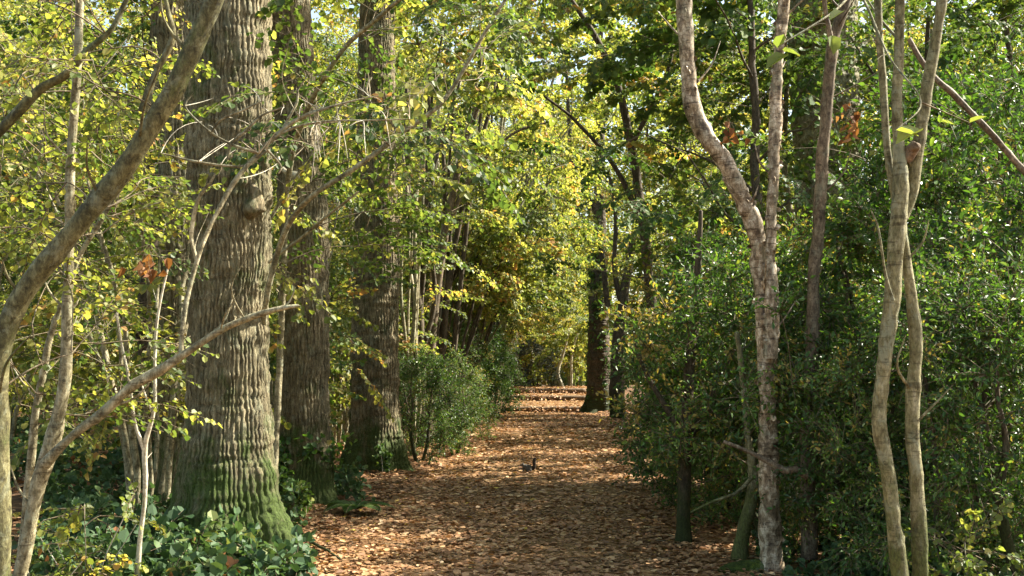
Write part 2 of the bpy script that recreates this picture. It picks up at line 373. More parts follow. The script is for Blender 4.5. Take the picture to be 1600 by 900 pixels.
mb = MB(); n = 900; x = rng.uniform(-4, 4, n); y = rng.uniform(6.5, 30, n); z = np.where(np.abs(x) < 1.85, path_z(y), ground_z(x, y)) + .02
a = rng.uniform(0, 6.28, n); l = rng.uniform(.04, .22, n); p = np.stack([x, y, z], -1); d = np.stack([np.cos(a) * l, np.sin(a) * l, rng.uniform(0, .02, n)], -1)
m_ = p + d * .5 + rng.normal(0, .01, (n, 3)); r_ = rng.uniform(.0015, .005, n); segs(mb, p, m_, r_, r_ * .8, 5, .5, 0); segs(mb, m_, p + d, r_ * .8, r_ * .4, 5, .5, 0)
tag(link("fallen_twigs", mb.mesh("fallen_twigs", [M['twig']])), kind='stuff', label="thin dark twigs scattered through the fallen leaves")

# ------------------------------------------------------------------ foliage templates
def t_spray(seed, L=.95, leaf=.075, flat=.28):
    """a flat leafy spray along +X: twigs to both sides, leaves alternate"""
    rg = np.random.default_rng(seed); lp, ld, ln, ls, s0, s1, r0 = [], [], [], [], [], [], []
    def twig(a, d, ln_, w, lvl):
        n = max(2, int(ln_ / .1)); p = a.copy(); dd = d.copy(); sgn = 1
        for i in range(n):
            q = p + dd * ln_ / n; s0.append(p.copy()); s1.append(q.copy()); r0.append(w * (1 - i / n * .7))
            for _ in range(2):
                f = rg.random(); b = p + (q - p) * f; sgn = -sgn
                c, s = math.cos(.9 * sgn), math.sin(.9 * sgn)
                l = np.array([dd[0] * c - dd[1] * s, dd[0] * s + dd[1] * c, dd[2] - .25 + rg.normal(0, .18)])
                lp.append(b); ld.append(l); ln.append(np.array([rg.normal(0, flat), rg.normal(0, flat), 1.])); ls.append(leaf * rg.uniform(.42, 1.25))
            if lvl == 0 and i > 0:
                for sg in (1, -1):
                    if rg.random() < .85:
                        an = sg * rg.uniform(.6, 1.0); c, s = math.cos(an), math.sin(an)
                        twig(q, norm(np.array([dd[0] * c - dd[1] * s, dd[0] * s + dd[1] * c, dd[2] + rg.normal(0, .12)])), ln_ * .5 * (1.1 - i / n) * rg.uniform(.7, 1.1), w * .5, 1)
            p = q; dd = norm(dd + np.array([rg.normal(0, .12), rg.normal(0, .12), -.07 + rg.normal(0, .05)]))
    twig(np.zeros(3), np.array([1., 0, .12]), L, .006, 0)
    return dict(lp=np.array(lp), ld=np.array(ld), ln=np.array(ln), ls=np.array(ls), s0=np.array(s0), s1=np.array(s1), r0=np.array(r0))

def t_clump(seed, R=.32, leaf=.052, nt=13, per=9):
    """a rounded, dense clump of stiff leaves on radiating twigs, growing along +X"""
    rg = np.random.default_rng(seed); lp, ld, ln, ls, s0, s1, r0 = [], [], [], [], [], [], []
    for i in range(nt):
        d = norm(np.array([rg.uniform(-.3, 1.), rg.normal(0, .7), rg.normal(0, .6)])); Lt = R * rg.uniform(.6, 1.2)
        mid = d * Lt * .5 + np.array([0, 0, .03]); end = d * Lt
        s0 += [np.zeros(3), mid]; s1 += [mid, end]; r0 += [.004, .0025]
        for j in range(per):
            f = (j + .6) / per; b = mid * 2 * f if f < .5 else mid + (end - mid) * (f - .5) * 2
            l = norm(d * .7 + rg.normal(0, .7, 3)); lp.append(b); ld.append(l)
            ln.append(norm(rg.normal(0, .6, 3) + np.array([.0, 0, .8]))); ls.append(leaf * rg.uniform(.65, 1.15))
    return dict(lp=np.array(lp), ld=np.array(ld), ln=np.array(ln), ls=np.array(ls), s0=np.array(s0), s1=np.array(s1), r0=np.array(r0))

def t_puff(seed, R=.7, leaf=.13, n=80):
    rg = np.random.default_rng(seed); p = norm(rg.normal(0, 1, (n, 3))) * (rg.random((n, 1)) ** .5) * R * np.array([1, 1, .55])
    k = 7; e = norm(rg.normal(0, 1, (k, 3))) * R * .8 * np.array([1, 1, .5])
    return dict(lp=p, ld=rg.normal(0, 1, (n, 3)) + np.array([0, 0, -.3]), ln=rg.normal(0, .5, (n, 3)) + np.array([0, 0, 1.]), ls=leaf * rg.uniform(.6, 1.2, n),
                s0=np.zeros((k, 3)), s1=e, r0=np.full(k, .012))

T_HAZEL = [t_spray(100 + i, .95, .062) for i in range(4)]
T_SMALL = [t_spray(120 + i, .7, .046, .4) for i in range(4)]
T_FAR = [t_spray(110 + i, 1.1, .10, .45) for i in range(3)]
T_HOLLY = [t_clump(200 + i) for i in range(4)]
T_HOLLYB = [t_clump(210 + i, .42, .075, 11, 8) for i in range(3)]
T_LOW = [t_clump(400 + i, .22, .075, 10, 5) for i in range(3)]
T_PUFF = [t_puff(300 + i) for i in range(4)]
T_BIG = [t_puff(320 + i, 1.3, .33, 75) for i in range(3)]

def place(mb, temps, pos, ang, rg, tilt=.35, scale=(.8, 1.25), shape='oval', twigs=True, sides=3, spread=.28, fold=.18, curl=.15, leafmat=0, twigmat=1, keep=1.0):
    """stamp sprays: pos (k,3), ang (k) heading about z"""
    k = len(pos); tid = rg.integers(0, len(temps), k)
    for t in range(len(temps)):
        I = np.where(tid == t)[0]
        if len(I) == 0: continue
        T = temps[t]; m = len(I); a = ang[I]; s = rg.uniform(scale[0], scale[1], m)
        ti = rg.normal(0, tilt, m); ro = rg.normal(0, tilt, m)
        ca, sa = np.cos(a), np.sin(a); ct, st = np.cos(ti), np.sin(ti); cr, sr = np.cos(ro), np.sin(ro)
        Rz = np.zeros((m, 3, 3)); Rz[:, 0, 0] = ca; Rz[:, 0, 1] = -sa; Rz[:, 1, 0] = sa; Rz[:, 1, 1] = ca; Rz[:, 2, 2] = 1
        Ry = np.zeros((m, 3, 3)); Ry[:, 0, 0] = ct; Ry[:, 0, 2] = -st; Ry[:, 2, 0] = st; Ry[:, 2, 2] = ct; Ry[:, 1, 1] = 1
        Rx = np.zeros((m, 3, 3)); Rx[:, 0, 0] = 1; Rx[:, 1, 1] = cr; Rx[:, 1, 2] = -sr; Rx[:, 2, 1] = sr; Rx[:, 2, 2] = cr
        R_ = Rz @ Ry @ Rx
        f = lambda A: np.einsum('mij,nj->mni', R_, A)
        lp = f(T['lp']) * s[:, None, None] + pos[I][:, None]; nl = lp.shape[1]
        base = rg.normal(.45, spread * .6, m)[:, None]; rv = np.clip(base + rg.normal(0, spread * .7, (m, nl)), 0, 1)
        lp = lp.reshape(-1, 3); K = rg.random(len(lp)) < keep
        leaves(mb, lp[K], f(T['ld']).reshape(-1, 3)[K], f(T['ln']).reshape(-1, 3)[K], np.tile(T['ls'], m)[K] * np.repeat(np.clip(s, .8, 1.1), nl)[K],
               rv.ravel()[K], shape, fold, curl, leafmat)
        if twigs:
            s0 = (f(T['s0']) * s[:, None, None] + pos[I][:, None]).reshape(-1, 3); s1 = (f(T['s1']) * s[:, None, None] + pos[I][:, None]).reshape(-1, 3)
            r0 = np.tile(T['r0'], m); segs(mb, s0, s1, r0, r0 * .7, sides, .5, twigmat)

def connect(mb, A, B, r0, r1, sag=.15, n=5, sides=4, mat=1, rg=None):
    """thin curved branches A->B (k,3)"""
    A = np.asarray(A, float); B = np.asarray(B, float); L = np.linalg.norm(B - A, axis=1, keepdims=True)
    C = (A + B) / 2 + np.array([0, 0, 1.]) * L * sag
    if rg is not None: C = C + rg.normal(0, .07, C.shape) * L
    t = np.linspace(0, 1, n + 1); Pt = [(1 - q) ** 2 * A + 2 * q * (1 - q) * C + q * q * B for q in t]
    for i in range(n):
        ra = r0 + (r1 - r0) * t[i]; rb = r0 + (r1 - r0) * t[i + 1]; segs(mb, Pt[i], Pt[i + 1], ra, rb, sides, .5, mat)

def nearest_on(stems, pts, below=.25):
    S = np.vstack([s[::3] for s in stems]); out = np.empty((len(pts), 3))
    for i, p in enumerate(pts):
        h = np.hypot(S[:, 0] - p[0], S[:, 1] - p[1]); d = h + 1.1 * np.abs(p[2] - S[:, 2] - .55 * h); out[i] = S[np.argmin(d)]
    return out

def crown_on(mb, stems, pos, temps, rg, **kw):
    """sprays at pos, carried by branches that fork off the stems and off each other"""
    pos = np.asarray(pos, float); n = len(pos); S = np.vstack([q[::3] for q in stems]); m = len(S)
    pool = np.empty((m + 3 * n, 3)); pool[:m] = S
    d0 = np.array([np.min(np.linalg.norm(S - p, axis=1)) for p in pos]); order = np.argsort(d0); A = np.empty((n, 3)); W = np.empty(n)
    gen = np.zeros(m + 3 * n)
    for i in order:
        q = pool[:m]; dx = pos[i] - q; h = np.hypot(dx[:, 0], dx[:, 1]); c = h + 1.1 * np.abs(dx[:, 2] - .35 * h) + .06 * gen[:m]
        k = int(np.argmin(c)); A[i] = q[k]; W[i] = gen[k]
        for t in (.45, .75, 1.0):
            pool[m] = A[i] + (pos[i] - A[i]) * t + np.array([0, 0, .5 * (1 - t) * t]) * np.linalg.norm(pos[i] - A[i]) * .2; gen[m] = gen[k] + 1; m += 1
    d = pos - A; ang = np.arctan2(d[:, 1], d[:, 0]) + rg.normal(0, .5, n); L = np.linalg.norm(d, axis=1)
    connect(mb, A, pos, (.004 + .004 * np.clip(L, 0, 2.5)) / (1 + .25 * W), .003, rg=rg, sag=.10, n=6)
    place(mb, temps, pos, ang, rg, **kw)

# ------------------------------------------------------------------ prototypes of background plants (mesh data shared by the copies)
def proto_holly(seed, H=3.2, W=1.15, n=150, temps=T_HOLLY, lo=.03, leaf='holly', bark='dark', shape='slim'):
    rg = np.random.default_rng(seed); st = MB(); stems = []
    for k in range(3):
        a = rg.uniform(0, 6.28); b = .12
        rows = [[b * math.cos(a) * .5, b * math.sin(a) * .5, -.1, .045 - .008 * k]]
        for j in range(1, 6):
            f = j / 5; rows.append([math.cos(a) * (.1 + .45 * f * W * .7) + rg.normal(0, .04), math.sin(a) * (.1 + .45 * f * W * .7) + rg.normal(0, .04), H * .85 * f, .045 * (1 - .8 * f)])
        stems.append(tube(st, rows, .12, 8, seed + k, .12, .006))
    u = norm(rg.normal(0, 1, (n * 3, 3))); rad = rg.random(n * 3) ** .38
    z = lo * H + (1 - lo) * H * rg.random(n * 3) ** .85; wz = W * np.sqrt(np.clip(1 - ((z / H - .42) / .62) ** 2, .02, 1))
    lob = 1 + .28 * np.sin(3 * np.arctan2(u[:, 1], u[:, 0]) + z * 2.1 + seed)
    pos = np.stack([u[:, 0] / np.hypot(u[:, 0], u[:, 1]) * wz * rad * lob, u[:, 1] / np.hypot(u[:, 0], u[:, 1]) * wz * rad * lob, z], -1)[:n]
    cr = MB(); crown_on(cr, stems, pos, temps, rg, shape=shape, tilt=.5, fold=.25, spread=.3)
    return [("stem", st.mesh("stem", [M[bark]])), ("crown", cr.mesh("crown", [M[leaf], M['twig']]))]

def proto_hazel(seed, H=6.0, ns=8, n=110, lean=(0, 0), temps=T_HAZEL, leaf='hazel', spread=.36, lo=.22, bark='stem', keep=1.0, r=.035):
    rg = np.random.default_rng(seed); st = MB(); stems = []
    for k in range(ns):
        a = k / ns * 6.28 + rg.normal(0, .3); s = spread * rg.uniform(.4, 1.2); h = H * rg.uniform(.75, 1.05); rr = r * rg.uniform(.6, 1.2)
        rows = []
        for j in range(7):
            f = j / 6; g = f ** 1.3
            rows.append([(math.cos(a) * s + lean[0]) * h * g * .8 + math.cos(a) * .12 + rg.normal(0, .09) * f * 1.5, (math.sin(a) * s + lean[1]) * h * g * .8 + math.sin(a) * .12 + rg.normal(0, .05) * f * 1.5, -.1 + h * f * (1 - .12 * f), rr * (1 - .8 * f)])
        stems.append(tube(st, rows, .15, 7, seed * 7 + k, .1, .01))
    allp = np.vstack(stems); allp = allp[allp[:, 2] > lo * H]
    b = allp[rg.integers(0, len(allp), n)]; o = rg.normal(0, 1, (n, 3)) * np.array([.55, .55, .22]) * (.35 + b[:, 2:3] / H)
    cr = MB(); crown_on(cr, stems, b + o, temps, rg, shape='round' if temps is T_HAZEL else 'oval', keep=keep)
    return [("stem", st.mesh("stem", [M[bark]])), ("crown", cr.mesh("crown", [M[leaf], M['twig']]))]

def proto_tree(seed, H=15, r=.22, n=150, lo=.25, W=3.2, temps=T_PUFF, leaf='hazel', bark='dark', limbs=13, lean=0.0, shape='oval', twigs=True):
    rg = np.random.default_rng(seed); st = MB()
    rows = [[lean * (H * f) ** 1.2 * .3 + rg.normal(0, .05) * (f > 0), rg.normal(0, .05) * (f > 0), H * f - .2 * (f == 0), r * (1.35 if f == 0 else (1 - .85 * f))] for f in np.linspace(0, 1, 8)]
    tk = tube(st, rows, .2, 14, seed, .14, .01); stems = [tk[tk[:, 2] > lo * H * .8]]
    for k in range(limbs):
        f = lo + (.92 - lo) * (k + rg.random()) / limbs; b = tk[np.argmin(np.abs(tk[:, 2] - f * H))]; a = k * 2.4 + rg.normal(0, .4); L = W * rg.uniform(.6, 1.1) * (1.1 - f * .6)
        rr = r * .38 * (1.1 - f); rows = [[b[0] + math.cos(a) * L * q, b[1] + math.sin(a) * L * q, b[2] + L * .55 * q ** .8 + rg.normal(0, .08) * (q > 0), max(.01, rr * (1 - .8 * q))] for q in (0, .25, .5, .75, 1)]
        stems.append(tube(st, rows, .25, 6, seed * 3 + k, .1, .01))
    pool = np.vstack([s[len(s) // 3:] for s in stems[1:]] + [stems[0][len(stems[0]) // 2:]])
    b = pool[rg.integers(0, len(pool), n)]; sc = .28 * W; o = rg.normal(0, 1, (n, 3)) * np.array([sc, sc, sc * .6])
    cr = MB(); crown_on(cr, stems, b + o, temps, rg, twigs=twigs, shape=shape)
    return [("trunk", st.mesh("trunk", [M[bark]])), ("crown", cr.mesh("crown", [M[leaf], M['twig']]))]

def put(proto, name, x, y, rz, sc, label, cat, group, z=None):
    e = empty(name, (x, y, float(ground_z(x, y)) if z is None else z), rz, sc)
    tag(e, label, cat, group)
    for n, me in proto: link(n, me, e)
    return e

H1 = proto_holly(11); H2 = proto_holly(12, 2.2, 1.05, 120); H3 = proto_holly(13, 4.2, 1.3, 185, T_HOLLYB)
Z1 = proto_hazel(21); Z2 = proto_hazel(22, 5.2, 9, 110, leaf='yellow', keep=.8)
ZL = proto_hazel(23, 9.0, 8, 80, (.36, 0), T_FAR, 'yellow', .36, .48, 'twin', .85, .04)
ZM = proto_hazel(24, 8.0, 7, 85, (.30, 0), T_FAR, 'hazel', .2, .42, 'dark', 1, .045)
U1 = proto_tree(31, 8, .08, 150, .15, 2.0, T_SMALL, 'hazel', 'stem', 16)
U2 = proto_tree(32, 9, .10, 160, .12, 2.3, T_HAZEL, 'green', 'dark', 16, shape='round')
C1 = proto_tree(41, 17, .24, 190, .22, 3.6, T_PUFF, 'yellow', 'oak2', 15)
C2 = proto_tree(42, 15, .20, 190, .16, 3.2, T_PUFF, 'hazel', 'dark', 15)

# ------------------------------------------------------------------ tree builders for the individually built trees
def ridges(seed, K, depth, flare=.4, fh=.35, lobes=5, brk=.7):
    rg = np.random.default_rng(seed); s = int(rg.integers(1e6))
    def f(T, L, r):
        r1 = np.random.default_rng(s)
        u = T * K + 1.6 * vnoise(T, L, 9, 1.6, r1) + .9 * vnoise(T, L, 30, 6, r1) + .55 * vnoise(T, L, 70, 22, r1)
        a = np.abs((u % 1) - .5) * 2; g = 1 - np.clip((a - .52) / .34, 0, 1); g = g * (.86 + .22 * vnoise(T, L, 90, 22, r1))
        g = g * (1 - brk * np.clip((vnoise(T, L, K, 7, r1) - .6) * 6, 0, 1))
        big = .10 * (vnoise(T, L, 5, .8, r1) - .5)
        fl = flare * np.exp(-np.clip(L - .12, 0, None) / fh) * (1 + .65 * np.cos(2 * math.pi * T * lobes + 2 * vnoise(T, L, 4, 1, r1)))
        return big + fl + depth / np.maximum(r, .05) * (g - .6)
    return f

def local(rows, base):
    r = np.array(rows, float); r[:, :3] -= base; return r

def upward(rows, extra):
    """carry a stem on above the frame: extra = list of (dx,dy,dz,r) from the last row"""
    r = np.array(rows, float); l = r[-1].copy()
    return np.vstack([r] + [np.array([[l[0] + e[0], l[1] + e[1], l[2] + e[2], e[3]]]) for e in extra])

def oak(label, base_px, prof, top, mat, seed, K, sides=240, flare=.42, lobes=5, crown=None, group=None, burl=None, name='oak_tree', z=None):
    b = G(*base_px) if z is None else None
    D = float(np.dot(b - CAM, FWD))
    rows = pts_px(prof, D)
    rows[:, 1] = b[1] + (rows[:, 1] - rows[0, 1]) * .0
    rows[:, 3] *= 1.17; L = local(rows, b); L[0, 2] = -.12
    full = upward(L, top); e = empty(name, b); tag(e, label, 'tree', group)
    mb = MB(); C = tube(mb, full, .022, sides, seed, .05, .004, rfun=ridges(seed, K, .019, flare, .33, lobes))
    o = link("trunk", mb.mesh("trunk", [M[mat]]), e)
    if crown:
        rg = np.random.default_rng(seed + 9); st = MB(); stems = []
        n, z0, W, lf = crown; hi = C[C[:, 2] > z0 * .9][::4]
        for k in range(11):
            p = hi[rg.integers(0, len(hi))]; a = k * 2.4; l = W * rg.uniform(.6, 1.)
            stems.append(tube(st, [[p[0] + math.cos(a) * l * q, p[1] + math.sin(a) * l * q, p[2] + l * .45 * q, .08 * (1 - .8 * q)] for q in (0, .3, .6, 1)], .3, 6, seed + k, .1, .02))
        for q in stems: q[:, :] = q
        pool = np.vstack([s[len(s) // 3:] for s in stems]); pos = pool[rg.integers(0, len(pool), n)] + rg.normal(0, 1, (n, 3)) * np.array([.9, .9, .6])
        pos[:, 2] = np.maximum(pos[:, 2], z0)
        link("limbs", st.mesh("limbs", [M[mat]]), e); cr = MB(); crown_on(cr, stems, pos, T_PUFF, rg)
        link("crown", cr.mesh("crown", [M[lf], M['twig']]), e)
    return e, b, D, C

def plant(name, label, cat, base, stems, mat='stem', group=None, sprays=None, temps=T_HAZEL, leaf='hazel', shape='round', seed=1, sides=12, lump=.1, step=.05, extra=None, part='stem', shoots=2.2, **kw):
    """stems: list of world rows (x,y,z,r); each becomes a child; sprays: world positions"""
    base = np.array(base, float); e = empty(name, base); tag(e, label, cat, group); S = []
    for k, rows in enumerate(stems):
        mb = MB(); C = tube(mb, local(rows, base), step, sides, seed + k, lump, .003); S.append(C)
        rs = np.random.default_rng(seed * 31 + k); Ls = float(np.linalg.norm(C[-1] - C[0])); ns = int(Ls * shoots)
        for _ in range(ns):
            q = int(rs.integers(len(C) // 8, len(C) - 2)); f = q / len(C); r0 = rows[min(len(rows) - 1, int(f * len(rows)))][3]
            a = rs.uniform(0, 6.28); l = rs.choice([rs.uniform(.03, .08), rs.uniform(.12, .45)], p=[.45, .55]); t = norm(C[q + 1] - C[q]); w = np.array([math.cos(a), math.sin(a), .25]); rr = min(r0 * .3, .009)
            d1 = norm(w + t * .8); p1 = C[q] + d1 * (r0 + l * .5); p2 = p1 + norm(d1 + t * .5 + rs.normal(0, .25, 3)) * l * .5
            tube(mb, [[*C[q], rr * 1.3], [*(C[q] + d1 * r0 * 1.05), rr], [*p1, rr * .75], [*p2, rr * .35]], .05, 6, int(rs.integers(1e6)), .1, .002)
        link(part if k == 0 or part != 'trunk' else 'branch', mb.mesh(part, [M[mat]]), e)
    if sprays is not None and len(sprays):
        rg = np.random.default_rng(seed + 77); mb = MB()
        crown_on(mb, S, np.asarray(sprays) - base, temps, rg, shape=shape, **kw)
        link("foliage", mb.mesh("foliage", [M[leaf], M['twig']]), e)
    return e, S

def chunk(n, px, py, D, seed, f=None):
    """random positions in a wedge of real space seen between px, py at depths D"""
    rg = np.random.default_rng(seed); out = []
    while len(out) < n:
        a, b, d = rg.uniform(*px), rg.uniform(*py), rg.uniform(*D)
        if f is None or rg.random() < f(a, b): 
            p = P(a, b, d)
            if p[2] > .15: out.append(p)
    return np.array(out)

# ------------------------------------------------------------------ the big oaks on the left
oakA, bA, DA, CA = oak("massive furrowed oak with a mossy foot and a dark burl beside the path", (350, 868),
    [(350, 868, 166), (351, 760, 148), (349, 600, 128), (347, 450, 126), (346, 300, 134), (340, 150, 138), (336, 0, 138), (334, -150, 134)],
    [(.0, 0, 1.5, .33), (.1, 0, 4, .26), (.1, .2, 7, .12)], 'oak', 3, 58, 420, .62, 4, (60, 6.5, 3.4, 'hazel'))
mb = MB(); q = P(392, 312, DA) - bA; q[1] -= .12
tube(mb, [[q[0], q[1] + .12, q[2] - .16, .03], [q[0], q[1] + .10, q[2] - .08, .085], [q[0] + .01, q[1] + .09, q[2] + .01, .08], [q[0] + .01, q[1] + .09, q[2] + .10, .05], [q[0], q[1] + .14, q[2] + .16, .02]], .015, 32, 5, .9, .006)
link("burl", mb.mesh("burl", [M['oak2']]), oakA)
oakB, bB, DB, CB = oak("oak with ivy-green moss at its foot, standing close behind the massive burred oak", (474, 785),
    [(474, 785, 84), (474, 700, 80), (472, 600, 78), (471, 480, 77), (468, 380, 78), (462, 270, 76), (452, 150, 70), (438, 0, 66), (430, -120, 62)],
    [(-.2, 0, 2.0, .2), (-.4, 0, 5, .1)], 'oak2', 7, 42, 300, .32, 4, (45, 6.5, 2.8, 'yellow'))
mb = MB()    # torn limb on the front of the second oak
rw = local(pts_px([(432, 238, 5), (440, 262, 8), (455, 272, 12), (472, 274, 13), (480, 270, 14)], DB - .35), bB)
tube(mb, rw, .02, 10, 3, .25, .004); link("torn_limb", mb.mesh("torn_limb", [M['pale']]), oakB)
oakC, bC, DC, CC = oak("dark-footed straight oak where the path narrows, behind the two nearer oaks", (585, 736),
    [(585, 736, 84), (585, 660, 80), (584, 560, 74), (584, 430, 70), (583, 300, 66), (582, 150, 60), (580, 0, 56), (578, -100, 52)],
    [(-.1, 0, 3.0, .2), (-.4, 0, 6, .1)], 'oak2', 13, 46, 300, .35, 6, (60, 6.2, 3.2, 'yellow'))
oakD, bD, DD, CD = oak("slender grey oak trunk half hidden behind the left side of the massive burred oak", (268, 800),
    [(272, 800, 62), (270, 600, 58), (266, 400, 58), (262, 200, 60), (248, 60, 60), (240, -60, 56)],
    [(-.2, 0, 3.0, .18), (-.4, 0, 6, .1)], 'oak', 17, 26, 160, .3, 4, (45, 6, 2.8, 'hazel'))
oakE, bE, DE, CE = oak("broad pale oak trunk rising behind the birches and brown sapling", (1305, 752),
    [(1305, 752, 120), (1305, 600, 108), (1303, 400, 104), (1302, 200, 104), (1300, 0, 104), (1298, -120, 100)],
    [(.2, 0, 3.0, .35), (.2, 0, 6, .15)], 'twin', 19, 38, 200, .3, 5, (40, 6.5, 3.0, 'hazel'))
oakF, bF, DF, CF = oak("dark ivy-clad oak at the edge of the path just before the log steps", (934, 645),
    [(934, 645, 40), (935, 600, 38), (936, 520, 34), (937, 400, 24), (939, 250, 16), (940, 130, 11)],
    [(.0, 0, 2.0, .12), (.1, 0, 4, .06)], 'dark', 23, 20, 64, .4, 5, None)
mb = MB(); tube(mb, local(pts_px([(598, 322, 12), (620, 328, 12), (650, 332, 10), (684, 334, 9), (694, 336, 5)], DC - .3), bC), .04, 10, 3, .3, .005); link("dead_limb", mb.mesh("dead_limb", [M['dark']]), oakC)
def ivy(tree, C, n, z1, rr, seed):
    rg = np.random.default_rng(seed); Q = C[(C[:, 2] > .2) & (C[:, 2] < z1)]; p = Q[rg.integers(0, len(Q), n)]; a = rg.uniform(0, 6.28, n)
    pos = p + np.stack([np.cos(a) * rr, np.sin(a) * rr, rg.normal(0, .1, n)], -1); mb = MB(); place(mb, T_LOW, pos, a, rg, shape='round', scale=(.9, 1.5))
    link("ivy", mb.mesh("ivy", [M['holly'], M['twig']]), tree)
ivy(oakF, CF, 130, 7.0, .42, 5); ivy(oakB, CB, 9, .9, .34, 6)
e, S = plant("forked_tree", "black forked tree with bare upswept limbs beside the dark oak near the steps", "tree", G(966, 648),
    [pts_px([(964, 652, 30), (965, 560, 26), (972, 480, 20), (985, 400, 14), (994, 330, 10), (996, 250, 7)], 42.),
     pts_px([(972, 480, 12), (960, 420, 9), (962, 340, 8), (950, 260, 6)], 42.),
     pts_px([(950, 480, 11), (930, 330, 10), (900, 280, 9), (890, 200, 8), (884, 90, 5)], 42.),
     pts_px([(994, 340, 8), (1005, 280, 6), (1012, 200, 4)], 42.)], 'dark', seed=31, step=.15, part='trunk', sprays=chunk(26, (900, 1040), (40, 440), (41, 46), 7), temps=T_FAR, leaf='hazel')

# ------------------------------------------------------------------ left foreground saplings and branches
e, S = plant("leaning_tree", "thick mossy trunk leaning steeply from the left foreground up across the massive oak", "tree", P(2, 1010, 5.6),
    [pts_px([(-6, 1010, 48), (-3, 850, 42), (-1, 700, 40), (-3, 600, 39), (12, 505, 38), (58, 430, 38), (92, 388, 37), (128, 345, 37), (166, 298, 38), (208, 243, 37), (240, 190, 38), (272, 138, 36), (308, 62, 35), (338, -5, 34), (400, -150, 30)], 5.6),
     pts_px([(-20, 228, 14), (20, 185, 20), (62, 140, 18), (100, 118, 15), (135, 80, 14), (175, 45, 10), (200, -5, 9), (230, -60, 6)], 6.2),
     pts_px([(225, 175, 20), (240, 120, 12), (270, 60, 12), (262, 20, 9), (250, -30, 7)], 6.0)],
    'mossy', seed=41, sides=20, lump=.14, part='trunk', sprays=np.vstack([chunk(64, (-40, 225), (-40, 420), (5.6, 9.0), 3), chunk(10, (-20, 120), (380, 640), (5.8, 7.), 4)]), temps=T_SMALL, leaf='yellow', tilt=.5, scale=(.6, 1.))
e, S = plant("hazel_sapling", "pale hazel whose long limb crosses the massive oak and breaks into dead twigs", "sapling", P(22, 960, 6.3),
    [pts_px([(18, 960, 24), (40, 850, 24), (60, 760, 26), (82, 690, 28), (100, 600, 22), (104, 500, 18), (108, 400, 17), (110, 250, 16), (120, 120, 15), (125, 0, 14), (130, -80, 12)], 6.3),
     pts_px([(70, 725, 22), (110, 684, 17), (160, 645, 18), (205, 605, 18), (250, 578, 18), (300, 545, 14), (345, 516, 13), (395, 494, 12), (430, 484, 10), (452, 480, 8), (466, 478, 6)], 6.2),
     pts_px([(34, 860, 14), (46, 740, 15), (55, 650, 13), (70, 570, 13), (84, 510, 11), (120, 410, 9), (160, 340, 9), (200, 280, 6)], 6.6),
     pts_px([(158, 640, 7), (185, 632, 5), (210, 622, 5), (232, 600, 3)], 6.2), pts_px([(440, 483, 4), (452, 472, 3), (460, 455, 2)], 6.2), pts_px([(330, 524, 5), (352, 500, 3), (362, 470, 2)], 6.2),
     pts_px([(283, 556, 9, 6.22), (288, 500, 9, 6.25), (298, 440, 9, 6.3), (325, 360, 9, 6.35), (362, 290, 9, 6.4), (400, 245, 8, 6.45), (440, 205, 8, 6.5), (480, 180, 7, 6.5), (540, 160, 4, 6.55), (590, 150, 2, 6.6)], 6.4),
     pts_px([(430, 212, 6), (470, 196, 5), (520, 189, 4), (580, 188, 3), (640, 186, 2)], 6.5),
     pts_px([(356, 248, 5), (362, 225, 5), (385, 205, 5), (410, 180, 4), (440, 168, 3)], 6.4),
     pts_px([(415, 236, 4), (385, 258, 4), (345, 258, 5), (300, 251, 5), (255, 240, 3)], 6.45),
     pts_px([(405, 240, 5), (368, 228, 4), (340, 214, 4), (310, 190, 4), (290, 165, 3), (300, 150, 2)], 6.4),
     pts_px([(330, 208, 4), (345, 188, 4), (375, 175, 4), (405, 160, 3)], 6.38),
     pts_px([(440, 205, 6), (465, 160, 5), (466, 140, 4), (480, 120, 2)], 6.5),
     pts_px([(418, 235, 5), (432, 250, 4), (440, 262, 4), (436, 270, 3)], 6.5),
     pts_px([(306, 404, 8), (298, 372, 8), (304, 330, 8), (312, 305, 7), (328, 285, 6), (335, 272, 4)], 6.35)],
    'stem', seed=51, sides=18, lump=.18, part='trunk', sprays=np.vstack([chunk(44, (-20, 225), (120, 540), (6.3, 9.5), 13), chunk(6, (10, 200), (500, 700), (6.4, 7.2), 14)]), temps=T_SMALL, leaf='hazel', tilt=.5, scale=(.6, 1.))
EH, SH = e, S
e, S = plant("bare_sapling", "thin bare white sapling forking in a Y in front of the massive oak", "sapling", P(215, 930, 6.9),
    [pts_px([(214, 930, 9), (218, 850, 9), (227, 780, 9), (226, 700, 9), (240, 640, 7), (243, 560, 6), (246, 500, 5), (262, 420, 4)], 6.9),
     pts_px([(225, 702, 7), (212, 660, 6), (203, 600, 5), (190, 540, 5), (181, 490, 4)], 6.9),
     pts_px([(238, 645, 4), (228, 618, 4), (222, 600, 3)], 6.9)], 'pale', seed=61, part='trunk', lump=.2, step=.03)
rg = np.random.default_rng(8); mb = MB(); A = []; B = []    # fine dead twigs of the spray
for i in range(70):
    x, y = rg.uniform(300, 600), 0; y = 240 - (x - 300) * .2 + rg.normal(0, 26); a = P(x, y, 6.5 + rg.normal(0, .1)); 
    A.append(a); B.append(P(x + rg.normal(0, 50), y + rg.normal(-6, 20), 6.5 + rg.normal(0, .15)))
A = np.array(A) - P(22, 960, 6.3); B = np.array(B) - P(22, 960, 6.3)
A2 = nearest_on(SH[7:12] + [SH[6][len(SH[6]) // 2:]], B); A = np.where(rg.random((len(A), 1)) < .85, A2, A2)
connect(mb, A, B, .0035, .0013, .10, 6, 4, 0, rg); tag(link("dead_twigs", mb.mesh("dead_twigs", [M['pale']]), EH), kind="stuff")
